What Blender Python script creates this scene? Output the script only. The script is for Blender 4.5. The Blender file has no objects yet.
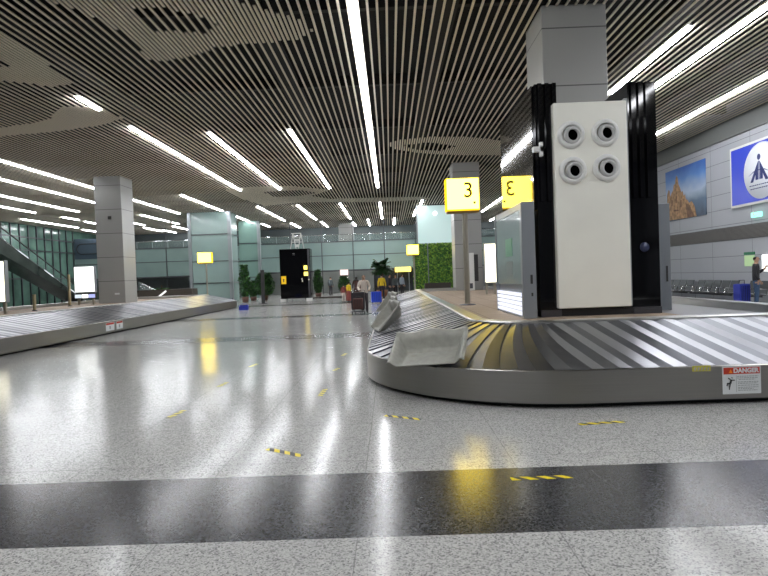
import bpy, math, random
from mathutils import Vector, Matrix
random.seed(7)
SC = bpy.context.scene
COL = SC.collection
PI = math.pi

# ---------------------------------------------------------------- camera
F = 570.0; CX, CY = 384.0, 288.0; EYE = 1.55
roll = math.radians(2.1)
yc = Vector((390-CX, CY-276, -F)).normalized()          # world +Y seen by the camera
xc = Vector((math.cos(roll), math.sin(roll), 0)); xc = (xc - yc*xc.dot(yc)).normalized()
zc = xc.cross(yc)
R = Matrix((xc, yc, zc))                                 # world from camera
cam_d = bpy.data.cameras.new('camera'); cam = bpy.data.objects.new('camera', cam_d); COL.objects.link(cam)
cam_d.sensor_width = 36; cam_d.lens = F/768*36; cam_d.clip_end = 300
cam.matrix_world = Matrix.Translation((0, 0, EYE)) @ R.to_4x4()
SC.camera = cam
def ray(px, py):
    return R @ Vector((px-CX, CY-py, -F))
def at_y(px, py, Y):
    d = ray(px, py); return Vector((0, 0, EYE)) + d*(Y/d.y)
def at_z(px, py, z):
    d = ray(px, py); return Vector((0, 0, EYE)) + d*((z-EYE)/d.z)
def at_x(px, py, X):
    d = ray(px, py); return Vector((0, 0, EYE)) + d*(X/d.x)

# ---------------------------------------------------------------- world, exposure
w = bpy.data.worlds.new('night'); SC.world = w; w.use_nodes = True
w.node_tree.nodes['Background'].inputs[0].default_value = (0.55, 0.65, 0.75, 1)
w.node_tree.nodes['Background'].inputs[1].default_value = 0.05
SC.view_settings.view_transform = 'Standard'; SC.view_settings.look = 'None'
SC.view_settings.exposure = 0.2; SC.view_settings.gamma = 1.0
try: SC.view_settings.use_curve_mapping = False
except Exception: pass
STRIP_POWER = 36.0
ceil_z = 7.05

# ---------------------------------------------------------------- materials
def mat(name, col, rough=0.5, metal=0.0, emit=None, es=0.0, alpha=1.0, spec=0.5, noise=None):
    m = bpy.data.materials.new(name); m.use_nodes = True
    nt = m.node_tree; b = nt.nodes['Principled BSDF']
    b.inputs['Base Color'].default_value = (*col, 1); b.inputs['Roughness'].default_value = rough
    b.inputs['Metallic'].default_value = metal; b.inputs['Specular IOR Level'].default_value = spec
    if emit: b.inputs['Emission Color'].default_value = (*emit, 1); b.inputs['Emission Strength'].default_value = es
    b.inputs['Alpha'].default_value = alpha
    if noise:                                            # (scale, amount): mottling of the base colour
        tc = nt.nodes.new('ShaderNodeTexCoord'); n = nt.nodes.new('ShaderNodeTexNoise')
        n.inputs['Scale'].default_value = noise[0]; n.inputs['Detail'].default_value = 4
        nt.links.new(tc.outputs['Object'], n.inputs['Vector'])
        r = nt.nodes.new('ShaderNodeValToRGB'); a = noise[1]
        r.color_ramp.elements[0].position = .3; r.color_ramp.elements[1].position = .7
        r.color_ramp.elements[0].color = tuple(max(0, c*(1-a)) for c in col)+(1,)
        r.color_ramp.elements[1].color = tuple(min(1, c*(1+a)) for c in col)+(1,)
        nt.links.new(n.outputs['Fac'], r.inputs['Fac']); nt.links.new(r.outputs['Color'], b.inputs['Base Color'])
    return m
def emis(name, col, s):
    m = bpy.data.materials.new(name); m.use_nodes = True; nt = m.node_tree
    nt.nodes.remove(nt.nodes['Principled BSDF']); e = nt.nodes.new('ShaderNodeEmission')
    e.inputs[0].default_value = (*col, 1); e.inputs[1].default_value = s
    nt.links.new(e.outputs[0], nt.nodes['Material Output'].inputs[0]); return m

M = {}
M['slat'] = mat('beige_slat', (.84, .77, .62), .5)
M['black'] = mat('black_paint', (.012, .012, .013), .6)
M['plenum'] = mat('plenum_black', (.006, .0055, .005), .9, noise=(1.2, .5))
M['void'] = mat('void_black', (.001, .001, .001), 1.0, spec=0)
M['duct'] = mat('duct_dark', (.014, .012, .011), .7)
M['strip'] = emis('strip_light', (.93, .95, 1.0), STRIP_POWER)
M['housing'] = mat('strip_housing', (.6, .6, .6), .4)
M['steel_dark'] = mat('dark_steel', (.10, .10, .11), .35, .8)
M['steel'] = mat('bright_steel', (.62, .62, .63), .22, 1.0)
M['white'] = mat('white_paint', (.78, .78, .75), .4)
M['gloss_black'] = mat('gloss_black', (.004, .004, .005), .06, 0, spec=.4)
M['mirror_dark'] = mat('dark_mirror_metal', (.12, .12, .125), .05, 1.0)
M['grey_frame'] = mat('grey_frame', (.27, .29, .31), .35, .3)
M['cream'] = mat('cream_panel', (.92, .91, .81), .35, noise=(.8, .05))
M['yellow_edge'] = emis('yellow_edge', (1, .62, .02), 1.6)
M['sign_face'] = emis('sign_face', (1.0, .74, .07), 9.0)
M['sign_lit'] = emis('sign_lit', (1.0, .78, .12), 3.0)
M['olive'] = mat('dark_olive', (.12, .09, .01), .6)
M['pole'] = mat('satin_pole', (.42, .39, .32), .35, .7)
M['lightbox'] = emis('lightbox', (.95, .97, .93), 2.2)
M['lightbox_warm'] = emis('lightbox_warm', (1.0, .95, .72), 2.4)
M['lightbox_dim'] = emis('lightbox_dim', (.8, .9, 1.0), .9)
M['screen_blue'] = emis('screen_blue', (.5, .55, 1.0), .9)
M['green_glass'] = mat('green_glass_panel', (.20, .32, .28), .12, 0, noise=(.15, .2))
M['green_glass2'] = mat('pale_green_panel', (.27, .37, .345), .15, noise=(.2, .15))
M['dark_glass'] = mat('dark_green_glass', (.06, .12, .10), .08, noise=(.3, .3))
M['mullion'] = mat('mullion_grey', (.30, .33, .34), .4, .5)
M['clear'] = mat('clear_glass', (.35, .5, .45), .02, 0, alpha=.14)
M['wall'] = None
M['leaf'] = mat('leaf_green', (.05, .17, .025), .5, noise=(9, .6))
M['leaf_dark'] = mat('leaf_dark', (.018, .06, .015), .5, noise=(6, .5))
M['leaf_light'] = mat('leaf_light', (.22, .42, .04), .5, noise=(5, .7))
M['trunk'] = mat('trunk', (.10, .07, .04), .8, noise=(20, .4))
M['pot'] = mat('pot_brown', (.12, .06, .04), .6)
M['planter'] = mat('planter_dark', (.05, .04, .03), .5)
M['tray'] = mat('tray_plastic', (.31, .31, .27), .45, noise=(12, .12))
M['skin'] = mat('skin', (.40, .23, .15), .6)
M['hair'] = mat('hair_black', (.01, .008, .007), .6)
M['jacket_black'] = mat('black_jacket', (.014, .014, .018), .8)
M['jeans'] = mat('blue_jeans', (.045, .085, .16), .85, noise=(30, .25))
M['blue_bag'] = mat('blue_luggage', (.02, .035, .32), .4)
M['rubber'] = mat('black_rubber', (.015, .015, .015), .7)
M['pale_cloth'] = mat('pale_cloth', (.60, .52, .45), .8)
M['dark_cloth'] = mat('dark_cloth', (.03, .025, .03), .8)
M['brown_cloth'] = mat('brown_cloth', (.07, .03, .025), .8)
M['yellow_cloth'] = mat('yellow_cloth', (.70, .50, .02), .8)
M['grey_cloth'] = mat('grey_cloth', (.10, .12, .13), .8)
M['red_cloth'] = mat('red_cloth', (.28, .07, .06), .8)
M['seat'] = mat('seat_perforated', (.07, .075, .08), .35, .6)
M['red'] = mat('danger_red', (.55, .045, .02), .5)
M['paper'] = mat('sticker_white', (.72, .74, .74), .5)
M['ink'] = mat('ink', (.03, .03, .03), .6)
M['ink_grey'] = mat('ink_grey', (.35, .36, .36), .6)
M['orange'] = mat('warning_orange', (.9, .25, .02), .5)
M['logo_blue'] = mat('logo_blue', (.02, .045, .40), .35)
M['navy'] = mat('navy', (.02, .035, .18), .4)
M['green_sticker'] = mat('green_notice', (.45, .62, .35), .5, emit=(.5, .7, .35), es=.25)
M['exit_lit'] = emis('exit_lit', (.35, 1.0, .78), 1.6)
M['terracotta'] = mat('terracotta', (.3, .12, .05), .7)

def tex_base(m):
    nt = m.node_tree; b = nt.nodes['Principled BSDF']
    g = nt.nodes.new('ShaderNodeNewGeometry'); s = nt.nodes.new('ShaderNodeSeparateXYZ')
    nt.links.new(g.outputs['Position'], s.inputs[0]); return nt, b, g, s
def math_node(nt, op, a, b=None, c=None):
    n = nt.nodes.new('ShaderNodeMath'); n.operation = op
    for i, v in enumerate((a, b, c)):
        if v is None: continue
        if isinstance(v, (int, float)): n.inputs[i].default_value = v
        else: nt.links.new(v, n.inputs[i])
    return n.outputs[0]
def mixc(nt, f, a, b):
    n = nt.nodes.new('ShaderNodeMix'); n.data_type = 'RGBA'
    if isinstance(f, (int, float)): n.inputs[0].default_value = f
    else: nt.links.new(f, n.inputs[0])
    for i, v in ((6, a), (7, b)):
        if isinstance(v, tuple): n.inputs[i].default_value = (*v, 1)
        else: nt.links.new(v, n.inputs[i])
    return n.outputs[2]
def granite(name, bands):
    m = bpy.data.materials.new(name); m.use_nodes = True
    nt, b, g, s = tex_base(m); X, Y = s.outputs[0], s.outputs[1]
    v = nt.nodes.new('ShaderNodeTexVoronoi'); v.inputs['Scale'].default_value = 105
    nt.links.new(g.outputs['Position'], v.inputs['Vector'])
    sp = nt.nodes.new('ShaderNodeSeparateColor'); nt.links.new(v.outputs['Color'], sp.inputs[0])
    n2 = nt.nodes.new('ShaderNodeTexNoise'); n2.inputs['Scale'].default_value = 30; n2.inputs['Detail'].default_value = 3
    nt.links.new(g.outputs['Position'], n2.inputs['Vector'])
    k = math_node(nt, 'ADD', math_node(nt, 'MULTIPLY', sp.outputs[0], .75), math_node(nt, 'MULTIPLY', n2.outputs['Fac'], .35))
    r = nt.nodes.new('ShaderNodeValToRGB'); cr = r.color_ramp
    cr.elements[0].position = .12; cr.elements[0].color = (.12, .12, .12, 1)
    cr.elements[1].position = .42; cr.elements[1].color = (.37, .368, .355, 1)
    e = cr.elements.new(.85); e.color = (.52, .515, .495, 1)
    nt.links.new(k, r.inputs['Fac'])
    r2 = nt.nodes.new('ShaderNodeValToRGB'); c2 = r2.color_ramp
    c2.elements[0].position = .3; c2.elements[0].color = (.02, .021, .024, 1)
    c2.elements[1].position = 1.0; c2.elements[1].color = (.09, .092, .098, 1)
    nt.links.new(k, r2.inputs['Fac'])
    # tile joints
    fx = math_node(nt, 'PINGPONG', math_node(nt, 'ADD', X, .25), .6); fy = math_node(nt, 'PINGPONG', math_node(nt, 'ADD', Y, .02), .6)
    jx = math_node(nt, 'LESS_THAN', fx, .0035); jy = math_node(nt, 'LESS_THAN', fy, .004)
    j = math_node(nt, 'MULTIPLY', math_node(nt, 'MAXIMUM', jx, jy), .45)
    base = r.outputs['Color']; band = None
    for a0, a1 in bands:
        q = math_node(nt, 'MULTIPLY', math_node(nt, 'GREATER_THAN', Y, a0), math_node(nt, 'LESS_THAN', Y, a1))
        band = q if band is None else math_node(nt, 'MAXIMUM', band, q)
    # per-tile tint
    cx = math_node(nt, 'FLOOR', math_node(nt, 'DIVIDE', math_node(nt, 'ADD', X, .25), 1.2)); cy = math_node(nt, 'FLOOR', math_node(nt, 'DIVIDE', math_node(nt, 'ADD', Y, .02), 1.2))
    cmb = nt.nodes.new('ShaderNodeCombineXYZ'); nt.links.new(cx, cmb.inputs[0]); nt.links.new(cy, cmb.inputs[1])
    wn = nt.nodes.new('ShaderNodeTexWhiteNoise'); nt.links.new(cmb.outputs[0], wn.inputs['Vector'])
    tint = mixc(nt, math_node(nt, 'MULTIPLY', wn.outputs['Value'], .10), base, (.25, .25, .25))
    c = mixc(nt, band, tint, r2.outputs['Color'])
    c = mixc(nt, j, c, (.08, .08, .08))
    nt.links.new(c, b.inputs['Base Color'])
    ro = math_node(nt, 'ADD', .135, math_node(nt, 'MULTIPLY', band, .05))
    ro = math_node(nt, 'ADD', ro, math_node(nt, 'MULTIPLY', sp.outputs[1], .03))
    nt.links.new(ro, b.inputs['Roughness'])
    # gentle unevenness of the laid tiles
    n3 = nt.nodes.new('ShaderNodeTexNoise'); n3.inputs['Scale'].default_value = 1.6; n3.inputs['Detail'].default_value = 1.5
    nt.links.new(g.outputs['Position'], n3.inputs['Vector'])
    bp = nt.nodes.new('ShaderNodeBump'); bp.inputs['Strength'].default_value = .35; bp.inputs['Distance'].default_value = .003
    nt.links.new(n3.outputs['Fac'], bp.inputs['Height']); 
    vm = nt.nodes.new('ShaderNodeVectorMath'); vm.operation = 'MULTIPLY_ADD'; nt.links.new(wn.outputs['Color'], vm.inputs[0])
    vm.inputs[1].default_value = (.008, .010, 0); vm.inputs[2].default_value = (-.004, -.005, 0)
    va = nt.nodes.new('ShaderNodeVectorMath'); va.operation = 'ADD'; nt.links.new(bp.outputs[0], va.inputs[0]); nt.links.new(vm.outputs[0], va.inputs[1])
    vn = nt.nodes.new('ShaderNodeVectorMath'); vn.operation = 'NORMALIZE'; nt.links.new(va.outputs[0], vn.inputs[0])
    nt.links.new(vn.outputs[0], b.inputs['Normal'])
    nt.links.new(math_node(nt, 'ADD', .10, math_node(nt, 'MULTIPLY', band, .27)), b.inputs['Specular IOR Level'])
    return m
M['floor'] = granite('granite_floor', [(3.36, 4.48), (14.7, 15.9), (23.2, 24.4), (34.4, 35.6)])

def brushed(name, col, rough, axis_scale, aniso=0):
    m = bpy.data.materials.new(name); m.use_nodes = True; nt = m.node_tree; b = nt.nodes['Principled BSDF']
    b.inputs['Metallic'].default_value = 1
    tc = nt.nodes.new('ShaderNodeTexCoord'); mp = nt.nodes.new('ShaderNodeMapping'); mp.inputs['Scale'].default_value = axis_scale
    n = nt.nodes.new('ShaderNodeTexNoise'); n.inputs['Scale'].default_value = 1; n.inputs['Detail'].default_value = 5
    nt.links.new(tc.outputs['Object'], mp.inputs[0]); nt.links.new(mp.outputs[0], n.inputs['Vector'])
    if aniso:
        b.inputs['Anisotropic'].default_value = aniso; b.inputs['Anisotropic Rotation'].default_value = .25; tn = nt.nodes.new('ShaderNodeTangent'); tn.direction_type = 'RADIAL'; tn.axis = 'Z'; nt.links.new(tn.outputs[0], b.inputs['Tangent'])
    nt.links.new(mixc(nt, n.outputs['Fac'], tuple(c*.93 for c in col), tuple(min(1, c*1.07) for c in col)), b.inputs['Base Color'])
    nt.links.new(math_node(nt, 'ADD', rough-.03, math_node(nt, 'MULTIPLY', n.outputs['Fac'], .06)), b.inputs['Roughness'])
    return m
M['skirt'] = brushed('brushed_skirt', (.33, .32, .30), .30, (1, 1, 60), aniso=.75)
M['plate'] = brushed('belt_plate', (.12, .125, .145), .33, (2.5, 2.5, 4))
M['plate_b'] = brushed('belt_plate_lit', (.27, .275, .30), .30, (2.5, 2.5, 4))  # lighter tone paints the bright reflection on one half of each tilted plate
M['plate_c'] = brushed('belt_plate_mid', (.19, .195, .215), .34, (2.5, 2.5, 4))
M['rim'] = brushed('rim_steel', (.50, .50, .49), .32, (6, 6, 6))

def panels(name, col, axes, joint=.012, rough=.4, metal=0.0, tint=.05, off=(0, 0)):
    """cladding: joints where a world axis reaches a multiple of a size; axes = [(axis, size, offset)]"""
    m = bpy.data.materials.new(name); m.use_nodes = True; nt, b, g, s = tex_base(m)
    j = None
    for ax, size, o in axes:
        f = math_node(nt, 'PINGPONG', math_node(nt, 'SUBTRACT', s.outputs[ax], o), size/2)
        q = math_node(nt, 'LESS_THAN', f, joint/2); j = q if j is None else math_node(nt, 'MAXIMUM', j, q)
    n = nt.nodes.new('ShaderNodeTexNoise'); n.inputs['Scale'].default_value = .7; nt.links.new(g.outputs['Position'], n.inputs['Vector'])
    c = mixc(nt, n.outputs['Fac'], tuple(x*(1-tint) for x in col), tuple(x*(1+tint) for x in col))
    nt.links.new(mixc(nt, j, c, tuple(x*.3 for x in col)), b.inputs['Base Color'])
    b.inputs['Roughness'].default_value = rough; b.inputs['Metallic'].default_value = metal
    return m
M['wall'] = panels('wall_cladding', (.40, .415, .45), [(2, .625, .58), (1, 2.6, .4)], .018, .4)
M['column'] = panels('column_cladding', (.36, .36, .34), [(2, 1.2, .6)], .025, .35, .1)
M['carpet'] = panels('deck_carpet', (.34, .26, .19), [(0, .6, 0), (1, .6, 0)], .02, .7, tint=.25)

# ---------------------------------------------------------------- mesh builder
class MB:
    def __init__(s): s.v = []; s.f = []; s.m = []; s.sm = []
    def add(s, vs, fs, mi=0, smooth=False):
        k = len(s.v); s.v += [tuple(v) for v in vs]
        for f in fs: s.f.append(tuple(i+k for i in f)); s.m.append(mi); s.sm.append(smooth)
        return s
    def box(s, a, b, mi=0, mtx=None):
        x0, y0, z0 = a; x1, y1, z1 = b
        vs = [(x0,y0,z0),(x1,y0,z0),(x1,y1,z0),(x0,y1,z0),(x0,y0,z1),(x1,y0,z1),(x1,y1,z1),(x0,y1,z1)]
        if mtx: vs = [mtx @ Vector(v) for v in vs]
        return s.add(vs, [(0,3,2,1),(4,5,6,7),(0,1,5,4),(1,2,6,5),(2,3,7,6),(3,0,4,7)], mi)
    def cbox(s, c, d, mi=0, mtx=None):
        return s.box([c[i]-d[i]/2 for i in range(3)], [c[i]+d[i]/2 for i in range(3)], mi, mtx)
    def rbox(s, a, b, r=.02, mi=0, seg=3):
        """box with rounded vertical edges and a small top/bottom chamfer"""
        x0,y0,z0 = a; x1,y1,z1 = b; r = min(r, (x1-x0)/2.01, (y1-y0)/2.01, (z1-z0)/2.01)
        def ring(z, ins):
            out = []
            for cx, cy, a0 in ((x1-r,y1-r,0),(x0+r,y1-r,PI/2),(x0+r,y0+r,PI),(x1-r,y0+r,1.5*PI)):
                for i in range(seg+1):
                    t = a0+PI/2*i/seg; out.append((cx+(r-ins)*math.cos(t), cy+(r-ins)*math.sin(t), z))
            return out
        rings = [ring(z0, r*.6), ring(z0+r*.6, 0), ring(z1-r*.6, 0), ring(z1, r*.6)]
        n = len(rings[0]); vs = sum(rings, [])
        fs = [tuple(range(n))[::-1], tuple(range(3*n, 4*n))]
        for k in range(3):
            for i in range(n): fs.append((k*n+i, k*n+(i+1)%n, (k+1)*n+(i+1)%n, (k+1)*n+i))
        return s.add(vs, fs, mi)
    def tube(s, pts, rads, n=10, mi=0, cap=True, smooth=True):
        pts = [Vector(p) for p in pts]
        if not isinstance(rads, (list, tuple)): rads = [rads]*len(pts)
        vs = []; up = None
        for i, p in enumerate(pts):
            d = (pts[min(i+1, len(pts)-1)] - pts[max(i-1, 0)]).normalized()
            if up is None: up = Vector((0,0,1)) if abs(d.z) < .9 else Vector((1,0,0))
            a = d.cross(up).normalized(); b2 = a.cross(d).normalized(); up = b2
            for k in range(n):
                t = 2*PI*k/n; vs.append(p + (a*math.cos(t)+b2*math.sin(t))*rads[i])
        fs = []
        for i in range(len(pts)-1):
            for k in range(n): fs.append((i*n+k, i*n+(k+1)%n, (i+1)*n+(k+1)%n, (i+1)*n+k))
        s.add(vs, fs, mi, smooth)
        if cap:
            s.add(vs[:n], [tuple(range(n))[::-1]], mi); s.add(vs[-n:], [tuple(range(n))], mi)
        return s
    def lathe(s, prof, n=24, mi=0, mtx=None, smooth=True):
        vs = [(r*math.cos(2*PI*k/n), r*math.sin(2*PI*k/n), z) for r, z in prof for k in range(n)]
        if mtx: vs = [mtx @ Vector(v) for v in vs]
        fs = [(i*n+k, i*n+(k+1)%n, (i+1)*n+(k+1)%n, (i+1)*n+k) for i in range(len(prof)-1) for k in range(n)]
        return s.add(vs, fs, mi, smooth)
    def prism(s, poly, o, u, v, w_, mi=0):
        """poly in (u,v), extruded by vector w_"""
        o, u, v, w_ = Vector(o), Vector(u), Vector(v), Vector(w_); n = len(poly)
        a = [o+u*p[0]+v*p[1] for p in poly]
        return s.add(a+[p+w_ for p in a], [tuple(range(n)), tuple(range(n, 2*n))[::-1]]+[(i, n+i, n+(i+1)%n, (i+1)%n) for i in range(n)], mi)
    def build(s, name, mats, parent=None, **kw):
        me = bpy.data.meshes.new(name); me.from_pydata(s.v, [], s.f)
        if not isinstance(mats, (list, tuple)): mats = [mats]
        for m_ in mats: me.materials.append(m_)
        me.polygons.foreach_set('material_index', s.m); me.polygons.foreach_set('use_smooth', s.sm); me.update()
        o = bpy.data.objects.new(name, me); COL.objects.link(o)
        if parent: o.parent = parent
        return o
def tag(o, label=None, cat=None, group=None, kind=None):
    if label: o['label'] = label
    if cat: o['category'] = cat
    if group: o['group'] = group
    if kind: o['kind'] = kind
    return o
def empty(name, loc, rz=0, **kw):
    o = bpy.data.objects.new(name, None); COL.objects.link(o); o.location = loc; o.rotation_euler = (0, 0, rz); o.empty_display_size = .1
    return tag(o, **kw)
def struct(name, mb, m): return tag(mb.build(name, m), kind='structure')
def copy_tree(o, parent=None):
    c = o.copy(); COL.objects.link(c)
    if parent: c.parent = parent
    for ch in [x for x in list(COL.objects) if x.parent == o]: copy_tree(ch, c)
    return c
def text_mesh(name, body, size, m, parent=None, loc=(0,0,0), rot=(0,0,0), bold=0.0, depth=.004, align='CENTER'):
    cu = bpy.data.curves.new('t', 'FONT'); cu.body = body; cu.size = size; cu.extrude = depth; cu.offset = bold
    cu.align_x = align; cu.align_y = 'CENTER'
    tmp = bpy.data.objects.new('t', cu); COL.objects.link(tmp)
    bpy.context.view_layer.update()
    me = bpy.data.meshes.new_from_object(tmp.evaluated_get(bpy.context.evaluated_depsgraph_get()))
    bpy.data.objects.remove(tmp); me.materials.clear(); me.materials.append(m); me.name = name
    o = bpy.data.objects.new(name, me); COL.objects.link(o); o.location = loc; o.rotation_euler = rot
    if parent: o.parent = parent
    return o

# ================================================================ THE SETTING
XL, XR, YB, YF = -31.0, 13.4, -9.0, 62.0
struct('floor', MB().box((XL-1, YB, -.3), (XR+.5, YF+.5, 0)), M['floor'])
# right wall with a darker strip along the top and louvre band
struct('wall_right', MB().box((XR, YB, 0), (XR+.3, YF, ceil_z+.7)), M['wall'])
struct('trim_1', MB().box((XR-.08, YB, 6.42), (XR, YF, ceil_z+.1)), mat('wall_top_strip', (.14, .145, .14), .5))
lv = MB()
for k in range(11): lv.box((XR-.05, YB, 2.49+k*.044), (XR-.012, YF, 2.49+k*.044+.026))
lv.box((XR-.012, YB, 2.47), (XR-.001, YF, 2.98), 1)
struct('trim_2', lv, [mat('louvre', (.20, .19, .18), .5), M['black']])
struct('baseboard_right', MB().box((XR-.03, YB, 0), (XR, YF, .15)), M['mullion'])
# left wall: green glazing with mullions
g = MB().box((XL-.3, YB, 0), (XL, YF, ceil_z+.7))
struct('wall_left', g, mat('dusky_green_glass', (.11, .20, .16), .15, noise=(.6, .35)))
g = MB()
y = 20.0
while y < 56: g.box((XL, y-.05, 0), (XL+.1, y+.05, ceil_z)); y += 1.15
for z in (2.45, 4.9, 6.0): g.box((XL, 18, z-.05), (XL+.08, 56, z+.05))
struct('trim_3', g, M['steel_dark'])
struct('wall_back', MB().box((XL-.3, YB-.3, 0), (XR+.3, YB, ceil_z+.7)), mat('far_dark_wall', (.10, .11, .12), .5))
struct('wall_far', MB().box((XL-.3, YF, 0), (XR+.3, YF+.3, ceil_z+.7)), mat('rear_wall', (.08, .10, .10), .5, noise=(.3, .2)))
struct('trim_9', MB().box((XL, YF-.12, 0), (XR, YF-.01, 4.68)), mat('rear_wall_low', (.34, .37, .38), .5, noise=(.3, .15)))

# ---- ceiling: black plenum, beams and ducts, slats
struct('ceiling', MB().box((XL-.3, YB, ceil_z+.7), (XR+.3, YF, ceil_z+.8)), M['plenum'])
d = MB()
for yy in range(-8, 62, 5): d.box((XL, yy+.6, ceil_z+.38), (XR, yy+.75, ceil_z+.69))
for xx in (-26.5, -19, -8.4, -3.1, 1.2, 6.8, 10.2): d.box((xx, YB, ceil_z+.34), (xx+.5, YF, ceil_z+.66))
struct('trim_4', d, M['duct'])

PITCH = .1967
ph = at_z(396.4, 0, ceil_z).x
def inpoly(x, y, P):
    r = False; j = len(P)-1
    for i in range(len(P)):
        if (P[i][1] > y) != (P[j][1] > y) and x < (P[j][0]-P[i][0])*(y-P[i][1])/(P[j][1]-P[i][1])+P[i][0]: r = not r
        j = i
    return r
def cpoly(pts): return [tuple(at_z(px, py, ceil_z)[:2]) for px, py in pts]
patches = [cpoly(p) for p in (
    [(20,-60),(36,-2),(75,8),(112,26),(137,43),(143,57),(157,61),(187,57),(213,47),(240,44),(268,42),(300,38),(312,30),(300,20),(262,8),(235,0),(215,-60)],
    [(-90,-20),(0,35),(30,53),(75,83),(50,86),(0,80),(-90,72)],
    [(-60,134),(0,128),(33,123),(50,118),(60,107),(87,107),(103,110),(122,118),(100,125),(50,132),(0,136),(-60,141)],
    [(386,144),(400,140),(430,137),(470,137),(502,141),(512,150),(502,155),(460,155),(420,153),(395,149)],
    [(225,190),(250,187),(290,186),(330,190),(310,196),(330,199),(420,197),(430,199),(380,202),(320,202),(290,203),(265,206),(245,200)])]
holes = [cpoly(p) for p in (
    [(133,8),(141,22),(150,33),(170,30),(205,33),(218,24),(195,14),(160,6)],
    [(-30,56),(0,60),(9,65),(0,68),(-30,66)],
    [(402,145),(430,142),(458,146),(440,151),(415,150)],
    [(262,192),(300,190),(318,193),(300,196),(275,197)])]
# light strips: pixel ends on the ceiling, name phrase
SP = [
 ((352,0),(377,187), 'long light line overhead from the top edge down the middle of the hall', -6),
 ((288,130),(328,188), 'light line left of the central overhead line, nearer than the black kiosk', None),
 ((207,133),(278,189), 'second light line left of the central overhead line, beyond the dense slats', None),
 ((132,127),(241,190), 'long light line ending above the glass shaft, third left of the central one', None),
 ((80,97),(103,109), 'very short light just beside the patch of filled slats at upper left', None),
 ((0,160),(181.7,213.3), 'topmost long light line passing behind the left column', None),
 ((0,178.5),(95,203), 'second light line down from the top, ending at the left column', None),
 ((0,194.5),(78,211.5), 'third light line down at far left, stopping short of the left column', None),
 ((0,206),(34,212.5), 'short light stub at the left edge below three longer lines', None),
 ((23,219),(77,227.5), 'lowest light line at left, just above the escalator glazing', None),
 ((141,214.6),(169.5,221.3), 'light line just right of the left column, second below the topmost line', None),
 ((62.5,217),(78,219.7), 'short light just above the lowest line left of the left column', None),
 ((84,221.6),(96,223.5), 'tiny light touching the left column on its left, upper of two', None),
 ((84,229.5),(96,231.7), 'tiny light touching the left column on its left, lower of two', None),
 ((135.3,223),(145,225), 'short light close on the right side of the left column', None),
 ((145,227.6),(160.5,231.2), 'small light between left column and glass shaft, beneath the longer one', None),
 ((165,230),(188,235.4), 'lowest light left of the glass shaft, meeting its edge', None),
 ((173.8,222.5),(178.7,223.8), 'smallest light dot left of the glass shaft', None),
 ((175,226),(188,229.6), 'light line meeting the left edge of the glass shaft, upper one', None),
 ((183.3,195),(226,211.9), 'light line directly above the glass shaft', None),
 ((236,216.3),(248,221.4), 'short light just right of the glass shaft top', None),
 ((257.5,206.5),(283.5,220.6), 'light line above the left half of the black kiosk', None),
 ((298.5,205),(317,219.4), 'light line above and right of the black kiosk', None),
 ((322,222),(330,229), 'small far light right of the black kiosk, nearer the upper gallery', None),
 ((293,223),(304.5,230), 'small far light directly above the trestle on the kiosk', None),
 ((261.6,223.7),(268.7,226.7), 'small far light left of the black kiosk top', None),
 ((338.8,203.8),(350,218.8), 'far light line immediately left of the nearly upright far one', None),
 ((352.8,222.5),(358.8,232.5), 'far light over the upper gallery, right of its grey column', None),
 ((379.4,202.5),(382.5,218.4), 'nearly upright far light in line with the central overhead line', None),
 ((367.3,219.4),(370.4,225), 'tiny far light left of the hall axis above the gallery rail', None),
 ((394,218),(395.6,224.4), 'tiny far light right of the hall axis above the gallery rail', None),
 ((421.7,200.4),(419.4,205.6), 'tiny light at the top of the pale panel over the green wall', None),
 ((416,209.5),(413.6,216), 'tiny light beside the left edge of the pale panel', None),
 ((503,197),(483.7,211.3), 'light line between far column and dark mirror panel, highest one', None),
 ((502,214),(486,222.5), 'light line between far column and dark mirror panel, middle one', None),
 ((492,223.8),(485,227.7), 'light line between far column and dark mirror panel, lowest and smallest', None),
 ((684.5,27),(608.5,93), 'thick light line beside the near column, first to its right', None),
 ((768,5),(648.7,92.5), 'longest thick light line at right, reaching the top right corner', -4),
 ((768,73),(651,137.5), 'light line nearest the right wall', 4)]
strips = []
for (a, b, lab, near) in SP:
    A, B = at_z(*a, ceil_z), at_z(*b, ceil_z); X = (A.x+B.x)/2; y0, y1 = sorted((A.y, B.y))
    if abs(A.x-B.x) > .6: X = A.x if A.y < B.y else B.x
    X = ph + (round((X-ph)/PITCH-.5)+.5)*PITCH
    if near is not None: y0 = near
    if -16 < X < -12.2 and y0 < 44: y1 = min(y1, 44.0)
    if y0 > 46: y1 = min(y1, YF-1)
    if y1 - y0 < .6: y1 = y0+.6
    strips.append((X, y0, y1, 'white '+lab.replace('light', 'ceiling light', 1)))
# the rows go on behind the camera
for X, y0, y1 in ((-8.2, -7, 7), (-5.2, -7, 7), (8.5, -7, 2)):
    X = ph + (round((X-ph)/PITCH-.5)+.5)*PITCH
    strips.append((X, y0, y1, 'white linear ceiling light behind the viewpoint, '+('farthest left of three' if X < -7 else 'middle one of three' if X < 0 else 'the one at the right')))
sl = MB(); SW = .025; SH = .024
n0 = int((XL+.1-ph)/PITCH); n1 = int((XR-.15-ph)/PITCH)
def segs(y0, y1, cuts):
    out = [(y0, y1)]
    for a, b in cuts:
        o2 = []
        for p, q in out:
            if b <= p or a >= q: o2.append((p, q)); continue
            if a > p: o2.append((p, a))
            if b < q: o2.append((b, q))
        out = o2
    return out
columns = [(4.03, 12.06), (3.96, 28.5), (-14.0, 28.5), (-14.0, 12.06), (-14.0, 44.9), (3.92, 44.9)]
def colcuts(x):
    return [(cy, cy+1.35) for cx, cy in columns if abs(x-cx) < .675+SW]
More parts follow.
